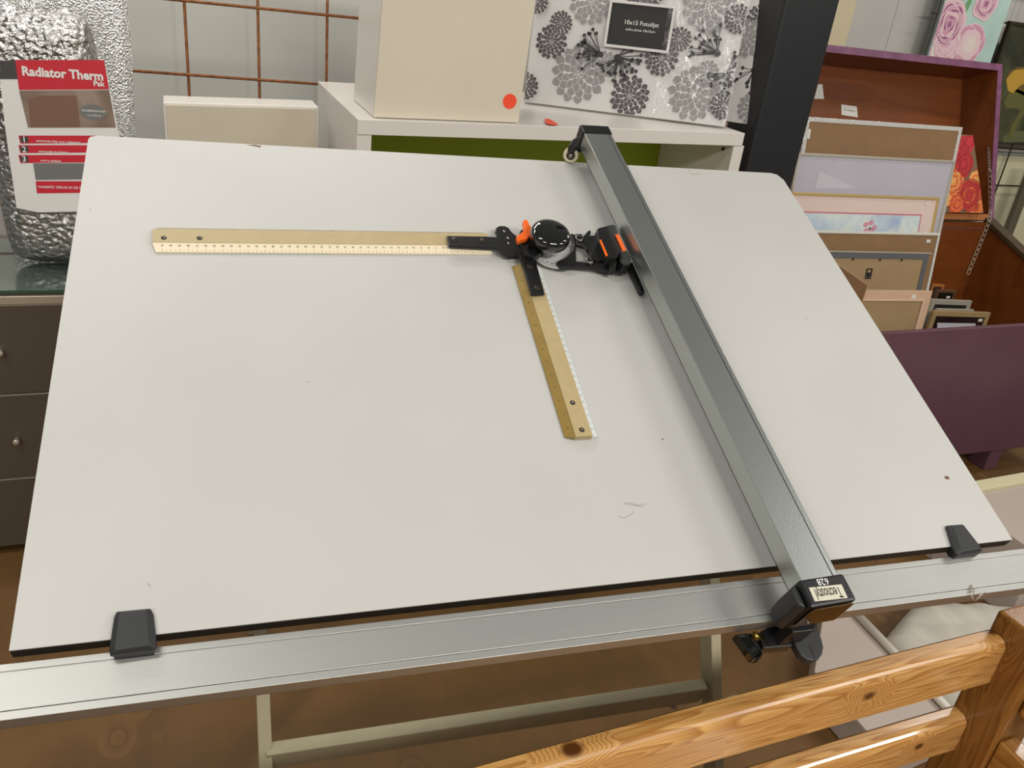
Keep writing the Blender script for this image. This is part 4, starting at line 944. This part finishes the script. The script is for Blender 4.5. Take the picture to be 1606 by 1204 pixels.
# keep the painted petals inside the canvas outline
inv = RF.M().inverted()
for i, p in enumerate(ro.v):
    l = inv @ p; tt = max(.002, min(q_[2][1]-.002, l.y)); xmx = q_[1][0]+(q_[2][0]-q_[1][0])*tt/q_[2][1]-.001; l.x = max(q_[0][0]+.002, min(xmx, l.x)); l.y = tt; ro.v[i] = RF.M() @ l
ro.build('painted_roses', mats_r, body)
# canvas hanging above the lid: pale pink roses
HF = Frame(Vy(1455,100,3.335), V((1,0,0)), V((0,0,1)))
hc = thing('rose_canvas', Vy(1510,100,3.333), 'pale turquoise canvas with pink roses hanging above the purple lid', 'painting')
hq = [HF.st(*p) for p in ((1454,104),(1548,104),(1560,0))]
hx0, hx1 = HF.st(1455,88)[0], HF.st(1552,95)[0]+.01
body = MB().box(hx0, hx1, -.08, .62, -.015, 0, HF.M()).build('canvas', mat('pale_turquoise_canvas', (178,206,196), rough=.6, var=.08, vscale=9), hc)
MB().box(hx0-.001, hx0-.0002, -.08, .62, -.015, 0, HF.M()).build('canvas_side', mat('wrapped_canvas_side', (120,126,128), rough=.6), body)
mats_p = [mat('pink_petal', (206,150,172), rough=.6), mat('mauve_petal', (160,98,136), rough=.6), mat('blush_petal', (226,196,200), rough=.6), mat('pale_cream_petal', (224,212,204), rough=.6), mat('leaf_paint', (110,160,110), rough=.6)]
mb = MB()
rose(mb, HF, 1520, 70, 24, [0,2,3,2], rings=3, h=.0005); rose(mb, HF, 1484, 72, 24, [3,2,2,0], rings=3, h=.0008)
for (x, y, a) in ((1500,2,.4),(1515,12,1.2),(1478,-6,2.0)):
    u, v = HF.st(x, y); mb.flat([(u+.045*math.cos(t)*math.cos(a)-.016*math.sin(t)*math.sin(a), v+.045*math.cos(t)*math.sin(a)+.016*math.sin(t)*math.cos(a)) for t in [2*PI*k/14 for k in range(14)]], .0012, HF.M(), 4)
rose(mb, HF, 1488, 38, 25, [2,0,1,0,1,2], rings=10, h=.0016, squash=1.2)
rose(mb, HF, 1546, 6, 19, [2,0,1,0,2], rings=7, h=.0016)
inv = HF.M().inverted()
for i, p in enumerate(mb.v):
    l = inv @ p; l.x = max(hx0+.002, min(hx1-.002, l.x)); l.y = max(-.078, min(.618, l.y)); mb.v[i] = HF.M() @ l
mb.build('painted_roses', mats_p, body)
# dark framed picture of a crouching figure
DF = Frame(Vy(1580,225,3.328), V((1,0,0)), V((0,0,1)))
dk = thing('dark_painting', Vy(1590,225,3.328), 'dark framed painting of a bent figure in yellow and green, right of the purple lid', 'painting')
dx_0 = DF.st(1586,40)[0]; dtop = DF.st(1600,40)[1]; dbot = DF.st(1590,224)[1]
dbody = MB().box(dx_0, dx_0+.62, dbot, dtop, -.02, 0, DF.M()).build('canvas', painting('murky_landscape', [(.3,(30,30,20)),(.5,(52,56,34)),(.7,(84,84,52))], scale=4), dk)
bb = MB(); w = .014
bb.box(dx_0-.004, dx_0+.62, dtop-.004, dtop+w, -.02, .006, DF.M()); bb.box(dx_0-.004, dx_0+.62, dbot-.008, dbot, -.02, .006, DF.M()); bb.box(dx_0-w, dx_0, dbot-.008, dtop+w, -.02, .006, DF.M())
bb.build('frame', mat('dark_olive_frame', (44,38,22), rough=.4), dk, bevel=.002)
mb = MB()
def dblob(pts, mi, h): mb.flat([DF.st(*p) for p in pts], h, DF.M(), mi)
dblob(((1576,130),(1583,112),(1596,105),(1612,104),(1630,112),(1636,140),(1606,150),(1585,140)), 1, .001)
dblob(((1578,124),(1590,110),(1606,108),(1622,118),(1614,128),(1600,134),(1588,146),(1580,142)), 0, .0014)
dblob(((1574,160),(1582,146),(1596,140),(1620,150),(1634,176),(1606,176),(1592,170),(1578,170)), 2, .001)
dblob(((1604,168),(1610,172),(1594,196),(1588,216),(1580,218),(1586,196)), 2, .0016)
dblob(((1573,214),(1590,206),(1640,204),(1660,222),(1573,223)), 3, .0008)
mb.build('painted_figure', [mat('ochre_yellow_paint', (190,150,56), rough=.5), mat('brown_ochre_paint', (110,88,40), rough=.5), mat('moss_paint', (98,98,50), rough=.5), mat('grass_paint', (96,100,66), rough=.5)], dbody)

# cream boards against the wall
pc = Vy(1590,245,3.39)
tag(MB().box(pc.x-.12, pc.x+.9, 3.39, 3.44, 0, pc.z).build('cream_board', mat('cream_panel_paint', (208,202,170), rough=.6, var=.04, vscale=3), None, bevel=.003), 'cream board standing behind the bin at the right, under the dark painting', 'board')
a, b = Vy(1600,265,3.25), Vy(1580,362,3.25)
MB_ = MB(); MB_.box(b.x, b.x+.055, 3.25, 3.28, 0, a.z+.02)
tag(MB_.build('grey_board', mat('olive_grey_board', (92,86,70), rough=.6), None, bevel=.003), 'olive-grey board edge leaning at the right of the purple bin', 'board')
tag(MB().box(Vy(1290,40,3.3).x-.05, Vy(1334,40,3.3).x, 3.3, 3.32, 0, 2.2).build('cream_strip_board', mat('cream_strip_paint', (206,194,160), rough=.6), None, bevel=.002), 'narrow cream board upright between the black pillar and the bin lid', 'board')

# ---------------------------------------------------------------- things on the floor at the right
PZ = .10
pp = [Hz(x, y, PZ) for x, y in ((1277,1052), (1395,1186), (1510,1135), (1343,962), (1322,925), (1296,930))]
wp_ = MB(); n = len(pp)
poly = [(p.x, p.y) for p in pp]
wp_.prism(poly, .004, PZ)
op = wp_.build('white_panel_box', M_pinkpnl, None, bevel=.003)
tag(op, 'flat greyish-white box lying on the floor under the track end of the beam', 'box')
r0_, r1_ = Hz(1340,958,PZ+.012), Hz(1505,1130,PZ+.012)
tag(MB().tube([r0_, r1_], .0115, 14).build('white_tube', M_rod), 'white metal tube lying along the edge of the flat box on the floor', 'tube')
# wrinkled cloth-covered pad
CL = [Hz(x, y, .09) for x, y in ((1385,990), (1432,1040), (1560,1204), (1760,1120), (1700,945), (1440,925))]
ccx = sum(p.x for p in CL)/6; ccy = sum(p.y for p in CL)/6
def cloth():
    vs = []; fs = []; R_, A_ = 26, 96
    def radius(a):
        d = V((math.cos(a), math.sin(a))); best = 9
        n = len(CL)
        for i in range(n):
            p = V((CL[i].x-ccx, CL[i].y-ccy)); q2 = V((CL[(i+1)%n].x-ccx, CL[(i+1)%n].y-ccy)); e = q2-p
            den = d.x*e.y-d.y*e.x
            if abs(den) < 1e-9: continue
            t = (p.x*e.y-p.y*e.x)/den; s = (p.x*d.y-p.y*d.x)/den
            if t > 0 and -1e-6 <= s <= 1+1e-6: best = min(best, t)
        return best
    vs.append((ccx, ccy, .095))
    for i in range(1, R_+1):
        for j in range(A_):
            a = 2*PI*j/A_; r = radius(a); f = i/R_; e = (1-f**8)**.5
            x, y = ccx+r*f*math.cos(a), ccy+r*f*math.sin(a)
            z = .004 + .088*e + .006*math.sin(18*x+9*y+2*math.sin(7*y))*e + .004*math.sin(47*x-31*y+3*math.sin(9*x))*e + .004*abs(math.sin(31*y+25*x+2*math.sin(11*x)))*e
            vs.append((x, y, z))
    for j in range(A_): fs.append((0, 1+j, 1+(j+1)%A_))
    for i in range(R_-1):
        for j in range(A_): b = 1+i*A_; fs.append((b+j, b+A_+j, b+A_+(j+1)%A_, b+(j+1)%A_))
    fs.append(tuple(1+(R_-1)*A_+(A_-1-j) for j in range(A_)))
    return MB().add(vs, fs, smooth=True)
tag(cloth().build('cloth_pad', M_cloth), 'wrinkled grey-white cloth pad on the floor beneath the right end of the beam', 'cloth')
# low white chest with cream rim, in front of the purple bin
lb = thing('low_chest', Hz(1600,800,0), 'low greyish-pink chest with a cream rim, in front of the purple bin', 'chest')
zc_ = .26
e0_, e1_ = Hz(1480,762,zc_), Hz(1606,740,zc_)
LCH = Frame(e0_, e1_-e0_, V((0,0,1)).cross(e1_-e0_))
M = LCH.M()
wd2 = abs(LCH.st(1545,762)[1]-LCH.st(1545,750)[1])
MB().box(0, 1.3, -.05, 0, -.02, 0, M).build('rim', M_creamedge, lb, bevel=.002)
MB().box(0, 1.3, -.049, -.001, -zc_, -.0202, M).build('chest_back', M_pinkpnl, lb)
MB().box(.0, 1.3, -.36, -.0505, -zc_, -.012, M).build('chest_top', M_pinkpnl, lb, bevel=.002)

# ---------------------------------------------------------------- pine bench in the foreground
bz = .79
g0, g1 = Hz(880,1167,bz), Hz(1550,985,bz)
bb_ = V((g1.x-g0.x, g1.y-g0.y, 0)).normalized()
BF = Frame(V((g1.x, g1.y, 0)), bb_, V((0,0,1)))     # a along the bench, b up, n towards the camera
bn2 = thing('pine_bench', V((g1.x-.6, g1.y-.2, 0)), 'lacquered knotty pine bench in front of the drawing board, seen from its backrest', 'bench')
BFM = BF.M()
def railbow(z1, hgt, dep_, x0, x1, tilt=.0):
    mb = MB(); n = 26; prof = []
    for k in range(7):
        a = PI/2*k/6; prof.append((dep_-.016+.016*math.sin(a), -.016+.016*math.cos(a)))
    prof = [(.006, 0)] + prof + [(dep_, -hgt+.010), (dep_-.008, -hgt), (.004, -hgt), (0, -hgt+.01), (0, -.006)]
    vs = []; m_n = len(prof)
    for i in range(n+1):
        x = x0 + (x1-x0)*i/n; bow = .010*math.sin(PI*i/n)
        for (d, z) in prof: vs.append((x, z1+z + (.004*math.sin(3.1*x+1) if z > -.03 else 0), d-bow))
    fs = []
    for i in range(n):
        for k in range(m_n): fs.append((i*m_n+k, i*m_n+(k+1)%m_n, (i+1)*m_n+(k+1)%m_n, (i+1)*m_n+k))
    fs.append(tuple(range(m_n))[::-1]); fs.append(tuple(n*m_n+k for k in range(m_n)))
    mb.add(vs, fs, BFM); 
    return mb
def knotted(o, tag_, spots):
    m = wood('knotty_pine_'+tag_, (228,176,106), (184,126,62), (86,48,20), rough=.3, stretch=(.55,14,14), scale=1.8, dist=8, kscale=3.4, coat=.7, kthr=.085, wscale=2.4,
             knots=[(q_-V(o['_w']), r_k) for q_, r_k in spots])
    o.data.materials[0] = m
def onrail(x, y, h): return BF.P(*BF.st(x, y, h), h)
ra_ = railbow(bz, .088, .036, -1.3, -.001).build('back_rail', M_pine, bn2)
knotted(ra_, 'upper', [(onrail(1368,1096,.036), .011), (Hz(1553,990,bz), .012), (onrail(1355,1122,.036), .005), (Hz(898,1171,bz), .013), (Hz(1240,1040,bz), .004), (BF.P(-.95,-.04+bz,.036), .010)])
rb_ = railbow(bz-.163, .075, .034, -1.3, -.001).build('back_rail', M_pine, bn2)
knotted(rb_, 'lower', [(onrail(1324,1180,.034), .006), (onrail(1443,1172,.034), .008), (BF.P(-.8,bz-.195,.034), .010)])
pb = Vx(1565,955,g1.x); pf = Vx(1594,1100,g1.x)
pw = .075; d_back = -.012; d_front = max(.07, (pb.y-pf.y)-.0)
pz = pb.z
d_back = (V((pb.x,pb.y,0))-BF.o).dot(BF.n); d_front = (V((pf.x,pf.y,0))-BF.o).dot(BF.n)
post = MB().box(0, pw, 0, pz, d_back, d_front, BFM).build('post', M_pinev, bn2, bevel=.006, seg=3)
MB().box(-1.3-pw, -1.3, 0, pz, d_back, d_front, BFM).build('post', M_pinev, bn2, bevel=.006, seg=3)
for s0 in (0.012, -1.3-pw+.012):
    MB().box(s0, s0+.055, bz-.105, bz-.06, d_front+.0005, d_front+.46, BFM).build('armrest', M_piney, bn2, bevel=.008, seg=3)
    MB().box(s0-.008, s0+.03, bz-.33, bz-.155, d_front+.0005, d_front+.44, BFM).build('side_rail', M_piney, bn2, bevel=.005, seg=3)
    MB().box(s0-.01, s0+.05, 0, bz-.1055, d_front+.4405, d_front+.50, BFM).build('front_leg', M_pinev, bn2, bevel=.005, seg=3)
for k in range(4): MB().box(-1.3, -.001, bz-.40, bz-.378, d_front+.01+k*.11, d_front+.105+k*.11, BFM).build('seat_slat', M_pine, bn2, bevel=.003)

# ---------------------------------------------------------------- light
w = bpy.data.worlds.new('hall'); sc.world = w; w.use_nodes = True
w.node_tree.nodes['Background'].inputs[0].default_value = (1.0, .97, .92, 1); w.node_tree.nodes['Background'].inputs[1].default_value = .20
def area(x, y, z, sx, sy, e, rot=0, col=(1,.965,.90), tilt=(0,0)):
    l = bpy.data.lights.new('ceiling_and_fill_light', 'AREA'); l.shape = 'RECTANGLE'; l.size = sx; l.size_y = sy; l.energy = e; l.color = col
    o = bpy.data.objects.new('ceiling_and_fill_light', l); C.objects.link(o); o.location = (x, y, z); o.rotation_euler = (tilt[0], tilt[1], rot); return o
area(-1.0, .45, 3.1, 1.3, .22, 17)
area(.3, 2.6, 3.1, 1.3, .22, 20)  # fill light added to brighten the shelf top and back wall
area(3.1, .45, 3.1, 1.3, .22, 13)
area(.9, -1.6, 2.9, 1.5, .3, 62, 0, tilt=(.75,0))  # front fill added behind the camera to brighten upright faces
area(-1.6, -1.5, 2.9, 1.3, .3, 34, 0, tilt=(.7,0))  # left front fill, added for the upright faces
area(-.9, 2.1, 3.1, 1.3, .22, 18)
area(4.0, 2.0, 3.1, 1.3, .22, 24)
area(3.2, -1.4, 2.9, 1.3, .3, 48, 0, tilt=(.75,0))  # right front fill, likewise added and tilted at the scene

# ---------------------------------------------------------------- camera
cam = bpy.data.cameras.new('camera'); co = bpy.data.objects.new('camera', cam); C.objects.link(co)
cam.sensor_width = 36; cam.lens = F/1606*36; cam.clip_start = .01
m = Matrix(((RM[0].x, -RM[0].y, -RM[0].z, 0), (RM[1].x, -RM[1].y, -RM[1].z, 0), (RM[2].x, -RM[2].y, -RM[2].z, 0), (0,0,0,1)))
m.translation = EYE; co.matrix_world = m
sc.camera = co
for o in list(bpy.data.objects):
    if '_w' in o.keys(): del o['_w']
